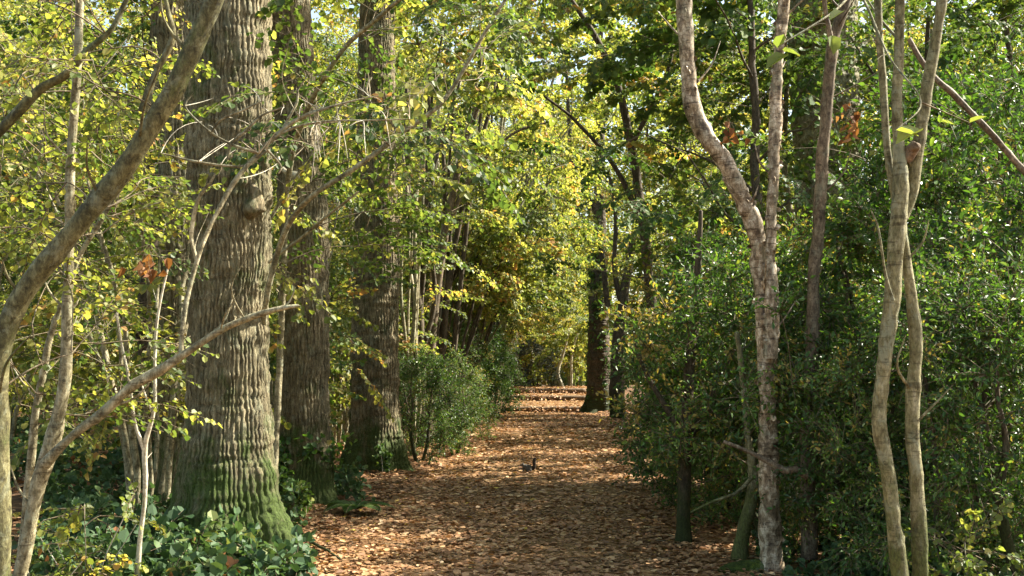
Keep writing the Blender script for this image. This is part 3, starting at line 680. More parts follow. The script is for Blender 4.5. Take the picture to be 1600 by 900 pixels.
st11 = pts_px([(425, 812, 16, 10.4), (418, 700, 14, 10.2), (414, 560, 12, 10), (414, 480, 11, 9.6), (432, 400, 11, 9.4), (455, 345, 11, 9.2), (490, 305, 10, 9), (555, 262, 10, 9), (620, 215, 9, 9), (680, 170, 8, 9), (705, 140, 8, 9), (735, 90, 7, 9), (790, 0, 6, 9), (860, -90, 4, 9)], 9)
over = lambda a, b: 1.0 if b < 330 - max(0, a - 600) * 1.15 or (a < 680 and b > 330 and (a + b) % 7 < 3) else .0
e, S = plant("overhanging_hazel", "tall hazel whose long pale limb reaches over the path, hung with round green leaves", "tree", st11[0, :3],
    [st11, pts_px([(420, 410, 6, 9.6), (470, 372, 6, 9.4), (520, 330, 5, 9.2), (560, 300, 4, 9.)], 9), pts_px([(620, 215, 5), (590, 185, 4), (572, 140, 4), (580, 122, 3)], 9),
     pts_px([(425, 812, 14, 10.6), (440, 500, 12, 10.8), (455, 250, 11, 10.5), (520, 100, 9, 9.8), (600, 20, 8, 9.2), (700, -60, 6, 8.6)], 10)],
    'stem', seed=91, part='trunk', step=.05, sprays=np.vstack([chunk(50, (455, 860), (-60, 330), (8, 12), 23, over), chunk(9, (500, 640), (300, 420), (10, 13), 24)]), temps=T_HAZEL, leaf='hazel', tilt=.45, scale=(.55, 1.05))
for (x, y, s, lb) in [(640, 800, 3, "dark thin hazel stems clustered beyond the straight oak"),]:
    pass

# stems in the left middle distance, fanned and leaning towards the path
def fan(label, px0, py0, tops, w, mat, seed, sp=None, leafm='hazel', gp=None):
    b = G(px0, py0); D = float(np.dot(b - CAM, FWD)); rg = np.random.default_rng(seed); ss = []
    for (tx, ty) in tops:
        rows = []; ww = rg.uniform(.55, 1.35); gg = rg.uniform(1.1, 1.9); jx = rg.normal(0, 12)
        for f in np.linspace(0, 1, 6):
            g = f ** gg
            rows.append((px0 + (tx - px0) * g + rg.normal(0, 5) * (0 < f < 1) + jx * (.3 + f), py0 + 4 + (ty - py0) * f, w * ww * (1.15 - .75 * f) * rg.uniform(.9, 1.1), D + rg.normal(0, .25) * f))
        ss.append(pts_px(rows, D))
    return plant("coppiced_hazel", label, "tree", b, ss, mat, gp, sprays=sp(D) if sp else None, temps=T_FAR, leaf=leafm, seed=seed, sides=8, step=.2, shoots=.6)
fan("coppiced hazel with nearly black stems beside the straight oak", 655, 700, [(640, 120), (662, 60), (700, 30), (650, 300), (735, 120)], 13, 'dark', 501, lambda D: chunk(16, (600, 800), (0, 260), (D - 2, D + 2), 61), 'hazel')
fan("coppiced hazel with dark stems sweeping up and over the path above the low holly", 690, 690, [(720, 40), (765, 20), (812, 60), (745, 140), (700, 200)], 12, 'dark', 502, lambda D: chunk(16, (680, 880), (-20, 280), (D - 2, D + 3), 62), 'yellow')
fan("coppiced hazel of olive grey rods leaning over the path behind the dark stems", 720, 668, [(800, 60), (850, 40), (880, 90), (770, 40), (905, 160), (830, 10)], 9, 'twin', 503, lambda D: chunk(20, (740, 930), (0, 380), (D - 3, D + 4), 63), 'yellow')
fan("coppiced hazel of straight pale rods packed between the two dark hazel clumps", 672, 684, [(690, 100), (715, 20), (742, 60), (678, 180), (760, 130), (705, 260), (730, 180)], 8, 'pale', 505)
fan("coppiced hazel of thin grey rods just past the dark-footed straight oak", 640, 706, [(618, 100), (634, 20), (652, 180), (668, 80), (626, 300)], 7, 'stem', 506)
fan("coppiced hazel of dark thin rods farthest along the left of the path, nearest the steps", 752, 655, [(830, 90), (870, 120), (900, 110), (800, 40), (925, 220), (780, 100)], 7, 'dark', 504, lambda D: chunk(20, (760, 930), (60, 420), (D - 3, D + 4), 64), 'yellow')

plant("arching_tree", "slim tree arching over the path from the right, behind the short grey holly trunk", "tree", G(1030, 715),
    [pts_px([(1030, 715, 22), (1025, 560, 20), (1010, 400, 18), (990, 250, 16), (960, 120, 13), (900, 10, 9), (830, -70, 5)], 20.),
     pts_px([(1005, 350, 12), (960, 260, 9), (900, 190, 6), (850, 150, 4)], 20.), pts_px([(985, 230, 10), (1040, 120, 7), (1060, 20, 5)], 20.)], 'dark', seed=171, part='trunk', step=.1,
    sprays=np.vstack([chunk(60, (760, 1000), (-60, 130), (16, 24), 51), chunk(70, (1000, 1180), (-60, 330), (16, 24), 55), chunk(20, (1020, 1200), (300, 420), (16, 22), 52)]), temps=T_FAR, leaf='hazel', scale=(.7, 1.1))
plant("young_tree", "young tree with a high spreading crown behind the fork of the twin slim stems", "tree", G(1450, 745),
    [pts_px([(1450, 745, 16), (1452, 560, 14), (1444, 400, 12), (1455, 240, 11), (1448, 100, 9), (1455, -60, 6)], 16.), pts_px([(1452, 330, 8), (1520, 200, 6), (1590, 100, 4)], 16.), pts_px([(1448, 280, 8), (1390, 160, 6), (1330, 60, 4)], 16.)],
    'dark', seed=191, part='trunk', step=.1, sprays=np.vstack([chunk(90, (1240, 1660), (-60, 190), (14, 22), 56), chunk(36, (1020, 1240), (-60, 150), (14, 20), 57)]), temps=T_FAR, leaf='green', scale=(.7, 1.1))
plant("arching_tree", "slim tree arching over the path from the left, behind the dark-footed straight oak", "tree", G(668, 690),
    [pts_px([(668, 690, 20), (672, 560, 17), (690, 400, 15), (720, 250, 13), (765, 120, 10), (820, 20, 8), (880, -60, 5)], 25.),
     pts_px([(700, 350, 9), (740, 270, 7), (800, 210, 5), (860, 190, 4)], 25.)], 'brown', seed=181, part='trunk', step=.12,
    sprays=np.vstack([chunk(60, (640, 980), (-60, 140), (20, 32), 53), chunk(16, (680, 900), (140, 330), (22, 32), 54)]), temps=T_FAR, leaf='yellow', scale=(.8, 1.2))

# ------------------------------------------------------------------ right foreground
bb = G(1205, 893); Db = float(np.dot(bb - CAM, FWD))
e, S = plant("birch", "peeling birch with two stems, one bent like an elbow, sunlit along one edge", "tree", bb,
    [pts_px([(1208, 900, 52), (1204, 850, 42), (1202, 760, 36), (1200, 640, 34), (1196, 540, 33), (1190, 440, 32), (1182, 370, 32), (1160, 310, 34), (1130, 250, 34), (1100, 205, 34), (1082, 160, 30), (1074, 100, 28), (1070, 30, 27), (1066, -60, 25), (1060, -300, 20), (1050, -700, 10)], Db),
     pts_px([(1203, 560, 26), (1206, 480, 24), (1204, 400, 22), (1208, 300, 21), (1212, 200, 21), (1216, 100, 21), (1224, 10, 20), (1230, -80, 19), (1240, -400, 14), (1250, -700, 8)], Db - .12)],
    'birch', seed=101, sides=24, lump=.22, part='trunk', step=.035, sprays=chunk(12, (960, 1400), (-900, -300), (7.5, 10.5), 33), temps=T_HAZEL, leaf='yellow')
rb = np.random.default_rng(12); mb = MB()       # curls of peeling bark
for C_, n_, rr_ in ((S[0], 150, .070), (S[1], 90, .050)):
    C_ = C_[C_[:, 2] < 4.6]; q = rb.integers(0, len(C_) - 1, n_); t_ = norm(C_[q + 1] - C_[q]); a_ = rb.uniform(0, 6.28, n_); o_ = np.stack([np.cos(a_), np.sin(a_), 0 * a_], -1)
    o_ = norm(o_ - t_ * np.sum(o_ * t_, -1, keepdims=True)); sd_ = np.cross(t_, o_) * rb.choice([-1, 1], (n_, 1))
    leaves(mb, C_[q] + o_ * rr_ * (1 - .1 * C_[q, 2:3]), sd_ + o_ * rb.uniform(.1, .8, (n_, 1)), o_ + .2 * t_, rb.uniform(.018, .05, n_), .5, 'round', -.1, -.3)
tag(link("bark_curls", mb.mesh("bark_curls", [M['birch']]), e), kind="stuff")
e, S = plant("brown_sapling", "dark brown sapling with a kinked top between the birch and the twin-stemmed tree", "sapling", G(1268, 868),
    [pts_px([(1266, 872, 30), (1262, 760, 28), (1264, 640, 26), (1270, 520, 24), (1272, 430, 22), (1280, 330, 22), (1286, 240, 22), (1294, 150, 21), (1300, 70, 21), (1318, 10, 20), (1332, -60, 18), (1350, -300, 12)], 9.1),
     pts_px([(1300, 75, 10), (1290, 20, 9), (1284, -40, 8)], 9.0)], 'brown', seed=111, sides=18, lump=.18, part='trunk', step=.04, sprays=chunk(5, (1200, 1450), (-500, -200), (8, 10), 34), leaf='hazel')
tw = P(1425, 985, 5.9)
e, S = plant("twin_stemmed_tree", "olive grey tree with twin slim stems rising side by side", "tree", tw,
    [pts_px([(1410, 985, 36), (1406, 900, 32), (1396, 820, 30), (1386, 730, 27), (1375, 660, 26), (1384, 560, 27), (1392, 480, 28), (1398, 400, 29), (1404, 330, 32), (1408, 270, 26), (1402, 180, 19), (1404, 80, 18), (1406, -20, 17), (1408, -200, 14), (1410, -500, 8)], 5.9),
     pts_px([(1436, 985, 30), (1437, 900, 27), (1434, 800, 26), (1428, 700, 26), (1428, 600, 25), (1431, 530, 23), (1424, 470, 20), (1414, 400, 18), (1408, 330, 14)], 5.95),
     pts_px([(1410, 340, 24), (1426, 300, 24), (1432, 250, 22), (1442, 180, 20), (1452, 110, 20), (1464, 50, 19), (1474, -10, 18), (1490, -200, 12)], 5.95),
     pts_px([(1404, 330, 14), (1390, 260, 15), (1382, 180, 14), (1376, 90, 14), (1372, 0, 13), (1368, -150, 9)], 6.0),
     pts_px([(1396, 470, 6), (1384, 430, 5), (1372, 360, 4), (1360, 330, 3)], 5.8),
     pts_px([(1474, -10, 8, 5.9), (1400, -60, 7, 5.4), (1340, -20, 5, 4.8), (1300, 20, 4, 4.6), (1220, 70, 3, 4.5)], 5.),
     pts_px([(1340, -20, 5, 4.8), (1390, 90, 4, 4.5), (1440, 160, 3, 4.3), (1400, 205, 2, 4.2)], 5.)],
    'twin', seed=121, sides=26, lump=.2, part='trunk', step=.03, sprays=chunk(14, (1200, 1650), (-500, -80), (5, 7.5), 35), leaf='hazel')
mb = MB(); q = P(1428, 226, 5.85) - tw
tube(mb, [[q[0] - .02, q[1] + .08, q[2] - .05, .032], [q[0], q[1] + .04, q[2] - .01, .027], [q[0] + .006, q[1] + .0, q[2] + .004, .024], [q[0] + .008, q[1] - .003, q[2] + .006, .015], [q[0] + .008, q[1] - .012, q[2] + .006, .004]], .012, 22, 5, .7, .002)
link("sawn_knot", mb.mesh("sawn_knot", [M['log']]), e)
mb = MB(); rows = []    # big near leaves hanging on the forward branch
for (x, y, ex, ey, D) in [(1232, 86, 1182, 96, 4.5), (1215, 75, 1225, 40, 4.5), (1222, 78, 1262, 76, 4.5), (1335, 20, 1372, 26, 4.6), (1318, 18, 1290, 22, 4.6), (1300, 55, 1310, 88, 4.5), (1442, 203, 1384, 210, 4.2), (1400, 203, 1450, 200, 4.2),
                          (1470, 190, 1500, 186, 4.3), (1515, 192, 1545, 168, 4.3)]:
    a = P(x, y, D); b = P(ex, ey, D - .05); rows.append((a, b))
a = np.array([r[0] for r in rows]) - tw; b = np.array([r[1] for r in rows]) - tw; sz = np.linalg.norm(b - a, axis=1) * .72
leaves(mb, a, b - a, np.tile(np.array([[.1, -.35, 1.]]), (len(a), 1)), sz, np.linspace(.2, .42, len(a)), 'oval', .3, .35)
segs(mb, [P(1440, 160, 4.3) - tw], [P(1515, 192, 4.3) - tw], .003, .002, 4, .5, 1)
link("hanging_leaves", mb.mesh("hanging_leaves", [M['hazel'], M['twig']]), e)

# near holly on the small grey trunk beside the path
hb = G(1068, 849)
hs = [pts_px([(1068, 852, 32), (1069, 800, 26), (1070, 720, 25), (1074, 640, 22), (1080, 540, 18), (1090, 430, 13), (1095, 330, 8)], 10.35),
      pts_px([(1072, 700, 12), (1100, 640, 10), (1140, 560, 8), (1170, 480, 6)], 10.4), pts_px([(1070, 680, 12), (1030, 620, 10), (1000, 560, 7), (990, 500, 5)], 10.3)]
hol = lambda a, b: 1.0 if (a > 985 + max(0, (b - 640)) * .35 and a > 1110 - (b - 380) * 1.2) and b < 700 + (a - 985) * .25 else 0
plant("holly_tree", "holly with a short bare grey trunk, its leaves overhanging the path edge", "tree", hb, hs, 'dark', sprays=chunk(150, (960, 1260), (380, 760), (9.4, 12.0), 43, hol), temps=T_HOLLY, leaf='holly', shape='slim', seed=131, part='trunk', tilt=.6, fold=.25, spread=.3)
plant("holly_tree", "holly on a crooked leaning stump-like stem between the short grey trunk and the birch", "tree", G(1152, 878),
      [pts_px([(1155, 884, 34), (1160, 840, 26), (1172, 790, 24), (1178, 740, 20), (1170, 690, 16), (1165, 620, 13), (1150, 520, 9)], 9.4), pts_px([(1176, 745, 8), (1150, 770, 7), (1110, 785, 5), (1080, 800, 3)], 9.3)],
      'twin', sprays=np.vstack([chunk(40, (1090, 1300), (450, 720), (9.2, 11.), 44), chunk(8, (1150, 1260), (480, 680), (8.3, 9.0), 45)]), temps=T_HOLLY, leaf='holly', shape='slim', seed=141, part='trunk', tilt=.6, fold=.25, lump=.3)

def dry_stick(label, rows, D, mat='brown', seed=1):
    r = pts_px(rows, D); b = r[0, :3].copy(); o = empty("dead_branch", b); tag(o, label, "branch")
    mb = MB(); tube(mb, local(r, b), .03, 10, seed, .25, .006); link("bough", mb.mesh("bough", [M[mat]]), o)
    return o, b
def withered(parent, base, px, py, D, n, seed, r=.09):
    rg = np.random.default_rng(seed); mb = MB(); c = P(px, py, D) - base; p = c + rg.normal(0, r, (n, 3)) * np.array([.8, .6, 1.2])
    leaves(mb, p, rg.normal(0, .6, (n, 3)) + np.array([0, 0, -1.]), rg.normal(0, 1, (n, 3)), rg.uniform(.04, .075, n), rg.random(n), 'oval', .5, .6)
    A = p + rg.normal(0, .02, p.shape) + np.array([0, 0, .03]); connect(mb, np.tile(c + np.array([0, 0, r * 2]), (n, 1)), A, .002, .001, .1, 3, 3, 1, rg)
    link("withered_leaves", mb.mesh("withered_leaves", [M['dead'], M['twig']]), parent)
withered(bpy.data.objects["hazel_sapling"], P(22, 960, 6.3), 232, 415, 6.5, 14, 1, .06); withered(bpy.data.objects["brown_sapling"], G(1268, 868), 1330, 196, 9.0, 22, 2, .07)
withered(bpy.data.objects["birch"], bb, 1142, 212, 8.8, 12, 3, .05)
dry_stick("broken dark bough lodged against the foot of the birch", [(1130, 690, 6), (1170, 706, 8), (1200, 722, 10), (1226, 735, 13), (1240, 732, 14), (1262, 745, 12)], 8.5, 'brown', 4)
dry_stick("long bare bough slanting down through the leaves at the far right edge", [(1420, 60, 9), (1460, 120, 11), (1492, 150, 12), (1530, 190, 12), (1570, 235, 13), (1620, 285, 14)], 7.4, 'brown', 6)

# fallen stick by the foot of the massive oak
g = [G(434, 790), G(455, 815), G(478, 845), G(510, 865), G(536, 882)]
r = [[*(p + np.array([0, 0, z])), w] for p, z, w in zip(g, (.12, .05, .03, .03, .02), (.013, .014, .013, .011, .008))]
o = empty("fallen_branch", g[2]); tag(o, "crooked dark fallen stick lying on the leaves beside the massive oak", "branch")
mb = MB(); tube(mb, local(r, g[2]), .03, 10, 9, .2, .008); link("bough", mb.mesh("bough", [M['dark']]), o)
mb = MB(); tube(mb, local([[*(g[2] + [0, 0, .03]), .006], [*(g[2] + [.12, -.02, .1]), .004], [*(g[2] + [.2, -.1, .13]), .002]], g[2]), .03, 6, 9, .2, .004); link("twig", mb.mesh("twig", [M['dark']]), o)

# ------------------------------------------------------------------ low plants
T_BRAM = [t_spray(410 + i, .5, .05, .6) for i in range(3)]
rg = np.random.default_rng(77)
def cover(name, label, n, reg, temps, mat, zr, shape, sd, sc=(.7, 1.2), keepf=None):
    rg = np.random.default_rng(sd); pos = []
    while len(pos) < n:
        a, b = rg.uniform(reg[0], reg[1]), rg.uniform(reg[2], reg[3]); p = G(a, b)
        if keepf and rg.random() > keepf(a, b): continue
        p[2] = float(ground_z(p[0], p[1])) + rg.uniform(*zr); pos.append(p)
    mb = MB(); pos = np.array(pos); place(mb, temps, pos, rg.uniform(0, 6.28, n), rg, shape=shape, scale=sc, tilt=.4)
    low = pos.copy(); low[:, 2] = ground_z(pos[:, 0], pos[:, 1]) - .02; segs(mb, low, pos, .004, .003, 4, .5, 1)
    return tag(link(name, mb.mesh(name, [M[mat], M['twig']])), label=label, kind='stuff')
cover("ground_cover", "low broad-leaved green plants carpeting the ground round the foot of the massive oak", 230, (60, 470, 770, 985), T_LOW, 'bramble', (.05, .26), 'round', 1, keepf=lambda a, b: 1 if a < 300 or b > 850 - (a > 430) * 30 else .15)
cover("undergrowth", "dark low undergrowth of seedlings beneath the trees left of the oaks", 260, (-60, 560, 655, 780), T_LOW, 'bramble', (.05, .3), 'round', 2, (.9, 1.5), lambda a, b: 1 if a < 300 else .25)
cover("ivy", "dark low ivy and seedlings under the trees right of the path", 170, (1180, 1700, 770, 960), T_LOW, 'bramble', (.03, .2), 'round', 3, (.5, 1.0), lambda a, b: .25 if a < 1340 else 1)

def small_plant(label, px, py, h, n, temps, mat, shape, seed, name="seedling", cat="plant", sc=(.5, .8), stem='pale', w=.25, zb=None):
    b = G(px, py); rg = np.random.default_rng(seed); e = empty(name, b); tag(e, label, cat); S = []; st = MB()
    for k in range(max(2, n // 4)):
        a = rg.uniform(0, 6.28); hh = h * rg.uniform(.6, 1.05)
        S.append(tube(st, [[0, 0, -.03, .005], [w * .4 * math.cos(a), w * .4 * math.sin(a), hh * .5, .004], [w * math.cos(a), w * math.sin(a), hh, .0025]], .04, 6, seed + k, .1, .006))
    link("stem", st.mesh("stem", [M[stem]]), e); A = np.vstack([s[len(s) // 3:] for s in S]); pos = A[rg.integers(0, len(A), n)] + rg.normal(0, .05, (n, 3))
    mb = MB(); crown_on(mb, S, pos, temps, rg, shape=shape, scale=sc, tilt=.5); link("foliage", mb.mesh("foliage", [M[mat], M['twig']]), e); return e
small_plant("sunlit yellow-leaved hazel shoots at the bottom left, in front of the pale saplings", 130, 975, .78, 20, T_BRAM, 'yellow', 'round', 5, "hazel_shoots", "shrub", (.5, .8), w=.30)
small_plant("second sunlit tuft of yellow-leaved shoots, lower and close beside the bare Y-forked sapling", 60, 990, .5, 14, T_BRAM, 'yellow', 'round', 6, "hazel_shoots", "shrub", (.5, .8), w=.28)
small_plant("leafy green seedling growing at the mossy foot of the second oak", 478, 808, .42, 10, T_LOW, 'green', 'round', 7, sc=(.5, .8))
small_plant("small green seedling in front of the dark-footed straight oak", 598, 742, .32, 4, T_LOW, 'green', 'round', 8, sc=(.4, .6), w=.1)
small_plant("sprig of green and orange leaves at the bottom right corner beside the twin stems", 1535, 985, .50, 10, T_BRAM, 'hazel', 'round', 9, "leafy_sprig", "plant", (.6, .9), w=.2)
def fern(label, px, py, n, L, seed):
    b = G(px, py); e = empty("fern", b); tag(e, label, "fern"); rg = np.random.default_rng(seed)
    for k in range(n):
        a = k / n * 6.28 + rg.normal(0, .2); mb = MB(); t = np.linspace(0, 1, 16); l = L * rg.uniform(.8, 1.1)
        C = np.stack([math.cos(a) * l * t, math.sin(a) * l * t, .02 + l * (.75 * t - .72 * t * t)], -1); segs(mb, C[:-1], C[1:], .003, .002, 4, .5, 1)
        d = norm(np.gradient(C, axis=0)); sd = norm(np.cross(d, [0, 0, 1.])); w = l * .26 * np.sin(np.pi * np.clip(t * .9 + .1, 0, 1))
        for s in (1, -1):
            for o in (0, .5):
                Pp = C[1:-1] + (C[2:] - C[1:-1]) * o; leaves(mb, Pp, sd[1:-1] * s + d[1:-1] * .35, np.cross(d, sd)[1:-1] * -1 + 0 * Pp, w[1:-1], .3 + .3 * rg.random(len(Pp)), 'slim', .1, .15)
        link("frond", mb.mesh("frond", [M['green'], M['twig']]), e)
fern("dark green fern sprawling on the leaves between the oaks and the path", 556, 800, 9, .42, 1)
fern("smaller fern clump just behind the sprawling fern", 520, 775, 7, .32, 2)

# moss hummock at the birch foot
b = G(1170, 893); mb = MB(); tube(mb, [[-.28, 0, -.02, .03], [-.12, 0, 0, .07], [.05, .02, .0, .085], [.22, 0, -.01, .06], [.34, 0, -.02, .02]], .03, 20, 3, .3, .004)
M['moss'] = bark_mat("moss", (.02, .035, .006), (.055, .085, .012), (.10, .13, .02), (1, 1, 1), 45, 1.0, .02)
tag(link("moss_hummock", mb.mesh("moss_hummock", [M['moss']]), loc=b), "bright green mossy root hummock at the foot of the birch", "moss")

# squirrel sitting on the path
def squirrel():
    b = G(826, 739); e = empty("squirrel", b, 0.0); tag(e, "small dark grey squirrel crouching on the leaf-covered path with its tail raised", "squirrel")
    import bmesh
    def blob(parts):
        bm = bmesh.new()
        for (c, r) in parts:
            m = Matrix.Translation(c) @ Matrix.Diagonal((*r, 1)); bmesh.ops.create_icosphere(bm, subdivisions=2, radius=1, matrix=m)
        me = bpy.data.meshes.new("tmp"); bm.to_mesh(me); bm.free(); return me
    body = [((0, 0, .075), (.065, .045, .06)), ((-.05, 0, .095), (.05, .038, .045)), ((-.095, -.005, .125), (.034, .027, .028)), ((-.125, -.008, .117), (.018, .014, .013)),
            ((-.088, .016, .155), (.008, .006, .014)), ((-.088, -.022, .155), (.008, .006, .014)), ((-.085, .022, .05), (.012, .01, .04)), ((-.085, -.025, .05), (.012, .01, .04)),
            ((-.095, .022, .018), (.02, .009, .008)), ((-.095, -.025, .018), (.02, .009, .008)), ((.01, .035, .045), (.042, .02, .04)), ((.01, -.038, .045), (.042, .02, .04)), ((-.01, .037, .012), (.045, .012, .01)), ((-.01, -.04, .012), (.045, .012, .01))]
    tail = [((.06, 0, .06), (.035, .016, .02)), ((.085, 0, .10), (.028, .022, .04)), ((.088, 0, .15), (.03, .026, .045)), ((.088, 0, .195), (.028, .024, .035)), ((.10, 0, .225), (.024, .018, .018))]
    m1, nt, out = mat_new("squirrel_fur"); p = nt.nodes.new("ShaderNodeBsdfPrincipled"); n = nt.nodes.new("ShaderNodeTexNoise"); n.inputs["Scale"].default_value = 60
    r = ramp(nt, [(.3, (.05, .045, .035)), (.7, (.13, .12, .10))]); nt.links.new(n.outputs["Fac"], r.inputs[0]); nt.links.new(r.outputs[0], p.inputs["Base Color"]); p.inputs["Roughness"].default_value = .9; nt.links.new(p.outputs[0], out.inputs[0])
    m2, nt, out = mat_new("squirrel_tail_fur"); p = nt.nodes.new("ShaderNodeBsdfPrincipled"); p.inputs["Base Color"].default_value = (.03, .022, .016, 1); p.inputs["Roughness"].default_value = .95; nt.links.new(p.outputs[0], out.inputs[0])
    for nm, ps, mt in (("body", body, m1), ("tail", tail, m2)):
        me = blob(ps); me.materials.append(mt); o = link(nm, me, e); md = o.modifiers.new("merge", 'REMESH'); md.mode = 'VOXEL'; md.voxel_size = .005; md.use_smooth_shade = True
    eye = MB(); 
    for s in (.018, -.028):
        tube(eye, [[-.108, s - .002, .132, .002], [-.108, s, .132, .0045], [-.108, s + .002, .132, .002]], .001, 8, 1, 0, 0)
        link("eye", eye.mesh("eye", [m2]), e); eye = MB()
squirrel()

# ------------------------------------------------------------------ the wood around: individual bushes and trees
rgs = np.random.default_rng(2024); placed = []
def clear(x, y, r):
    return all((x - a) ** 2 + (y - b) ** 2 > max(r, c) ** 2 for a, b, c in placed)
def scatter(protos, n, x0, x1, y0, y1, r, name, label, cat, group, sc=(.85, 1.15), rz=None, ok=None, z=None):
    k = 0; t = 0
    while k < n and t < n * 60:
        t += 1; x, y = rgs.uniform(x0, x1), rgs.uniform(y0, y1)
        if ok and not ok(x, y): continue
        if not clear(x, y, r): continue
        placed.append((x, y, r)); k += 1
        put(protos[k % len(protos)], name, x, y, rgs.uniform(0, 6.28) if rz is None else rz + rgs.normal(0, .35), rgs.uniform(*sc), label, cat, group)
def at(proto, name, px, D, rz, sc, label, cat, group=None):
    p = P(px, 590, D); placed.append((p[0], p[1], .6)); return put(proto, name, p[0], p[1], rz, sc, label, cat, group)

# hand-placed neighbours
at(H2, "holly_bush", 655, 20.5, 1.0, .85, "low dark holly beside the dark-footed oak, nearest of the hollies on the left verge", "bush")
at(H1, "holly_bush", 712, 22.5, 2.0, .62, "rounded low holly reaching onto the left verge of the path below the hazel stems", "bush")
at(H1, "holly_bush", 700, 30, .4, .95, "holly behind the low verge hollies, in shade left of the path", "bush")
at(H3, "holly_bush", 735, 40, 2.4, 1.0, "taller holly on the left verge halfway to the steps", "bush")
at(H3, "holly_bush", 772, 45, 2.4, .75, "shaded holly between the taller verge holly and the log steps", "bush")
at(H1, "holly_bush", 760, 49, 3.4, 1.2, "glinting holly just left of the log steps", "bush")
at(H3, "holly_bush", 1120, 15.5, .7, .80, "holly crowding the right verge behind the short grey trunk", "bush")
at(H3, "holly_bush", 1115, 22, 1.9, .95, "holly on the right verge in front of the dark oak", "bush")
at(H1, "holly_bush", 1062, 34, 2.9, 1.2, "holly at the foot of the black forked tree", "bush")
at(H3, "holly_bush", 1130, 12.6, 4.0, .7, "tall holly filling the gap behind the elbow-bent birch", "bush")
at(H3, "holly_bush", 1270, 11.6, 5.0, .68, "tall holly right behind the brown sapling", "bush")
at(H1, "holly_bush", 1400, 9.6, 5.5, 1.05, "dense holly right behind the twin slim stems", "bush")
at(H3, "holly_bush", 1530, 9.4, 1.5, .95, "holly beside the long slanting bough at the right edge", "bush")
at(H2, "holly_bush", 1600, 7.6, .5, .95, "low holly cut by the right edge of the view, nearest the viewer", "bush")
at(U2, "young_tree", 1185, 14.5, 1, 1.0, "small-leaved young tree behind the elbow bend of the birch", "tree")
at(U1, "young_tree", 1470, 16.5, 2, .95, "small-leaved young tree behind the fork of the twin-stemmed tree", "tree")
at(U2, "young_tree", 1590, 15.0, 3, .9, "small-leaved young tree behind the lower end of the slanting bough", "tree")
at(U1, "young_tree", 1240, 17.5, 4, 1.1, "small-leaved young tree between the birch and the broad pale oak", "tree")
at(proto_holly(15, 2.2, 1.2, 90, leaf='shadegrey'), "shade_grey_bush", 835, 61.0, 0, 1.25, "smooth bush with shade-coloured leaves low on the left of the bright gap beyond the steps", "bush")
at(H2, "holly_bush", 862, 66.5, 0, .9, "dark holly added to darken the gap just behind the curved pale sapling", "bush")  # this holly and the next are added to make the gap look shaded
at(H2, "holly_bush", 898, 67.5, 1, .9, "dark holly added to darken the gap just behind the straight pale sapling", "bush")
for (x_, y_, l_) in [(2.6, 75, "tall tree far behind the dark ivy-clad oak"), (6.8, 79, "tall tree far beyond the black forked tree"), (4.9, 41, "tall tree standing just beyond the black forked tree")]:
    placed.append((x_, y_, 2.0)); put(C1, "tall_tree", x_, y_, x_, 1.05, l_, "tree", None)
at(proto_hazel(27, 5.2, 8, 150, leaf="yellow", lo=.2, spread=.45, temps=T_FAR), "hazel_bush", 893, 64, 2, 1.0, "yellow sunlit hazel right behind the two pale saplings above the steps", "bush")
at(H2, "holly_bush", 1195, 11.2, 1, .85, "low holly filling the space beneath the elbow-bent birch", "bush")
at(H2, "holly_bush", 1345, 9.3, 2, .85, "low holly between the brown sapling and the twin slim stems", "bush")
at(H2, "holly_bush", 1120, 13.2, 3, .8, "low holly behind the short grey trunk", "bush")
at(H1, "holly_bush", 1480, 7.9, 3, .7, "low holly at the foot of the twin slim stems", "bush")
at(Z2, "hazel_bush", 905, 68, 1, 1.2, "sunlit yellow-green hazel showing beside the dark oak beyond the steps", "bush")
at(Z2, "hazel_bush", 868, 70, 0, 1.3, "brilliant yellow-green sunlit hazel closing the view beyond the steps", "bush")
for i, (px, lean) in enumerate([(879, -10), (893, 0)]):
    b = P(px, 590, 60.5); b[2] = 1.0; b = b.copy(); D = 60.5
    plant("pale_sapling", ["curved pale sapling in full sun at the top of the steps", "straight pale sapling in full sun beside the curved one at the top of the steps"][i], "sapling", b,
          [np.array([[b[0], b[1], .95, .11 - .04 * i], [b[0] - .25 * (1 - i), b[1], 1.8, .09 - .03 * i], [b[0] + .05, b[1], 2.8, .07 - .02 * i], [b[0] + .5, b[1], 4.5, .04]])], 'pale', seed=600 + i,
          sprays=b + np.random.default_rng(i + 4).normal(0, 1, (80, 3)) * np.array([1.3, 1.2, 1.5]) + np.array([.2, 0, 3.6]), temps=T_FAR, leaf='yellow', step=.15)

sunny = lambda x, y: not (47 < y < 82 and -2.6 < x < 17)
right = lambda x, y: sunny(x, y) and x > 2.5 + y * .045
items = []
def scatter2(protos, n, x0, x1, y0, y1, r, name, desc, cat, group, sc=(.85, 1.15), rz=None, ok=None):
    k = 0; t = 0
    while k < n and t < n * 80:
        t += 1; x, y = rgs.uniform(x0, x1), rgs.uniform(y0, y1); px = 860 + F * x / y
        if ok and not ok(x, y): continue
        if not clear(x, y, r) or px < -120 or px > 1720: continue
        placed.append((x, y, r)); k += 1
        o = put(protos[k % len(protos)], name, x, y, rgs.uniform(0, 6.28) if rz is None else rz + rgs.normal(0, .35), rgs.uniform(*sc), desc, cat, group)
        items.append((desc, px, y, o))
scatter2([H1, H2, H3], 30, 2.6, 14, 10.5, 46, 1.15, "holly_bush", "glossy holly", "bush", "hollies in the thicket right of the path", (.8, 1.2), ok=right)
scatter2([H1, H2], 18, -16, -3.6, 12, 50, 1.2, "holly_bush", "shaded holly", "bush", "hollies in the wood left of the path", (.8, 1.2))
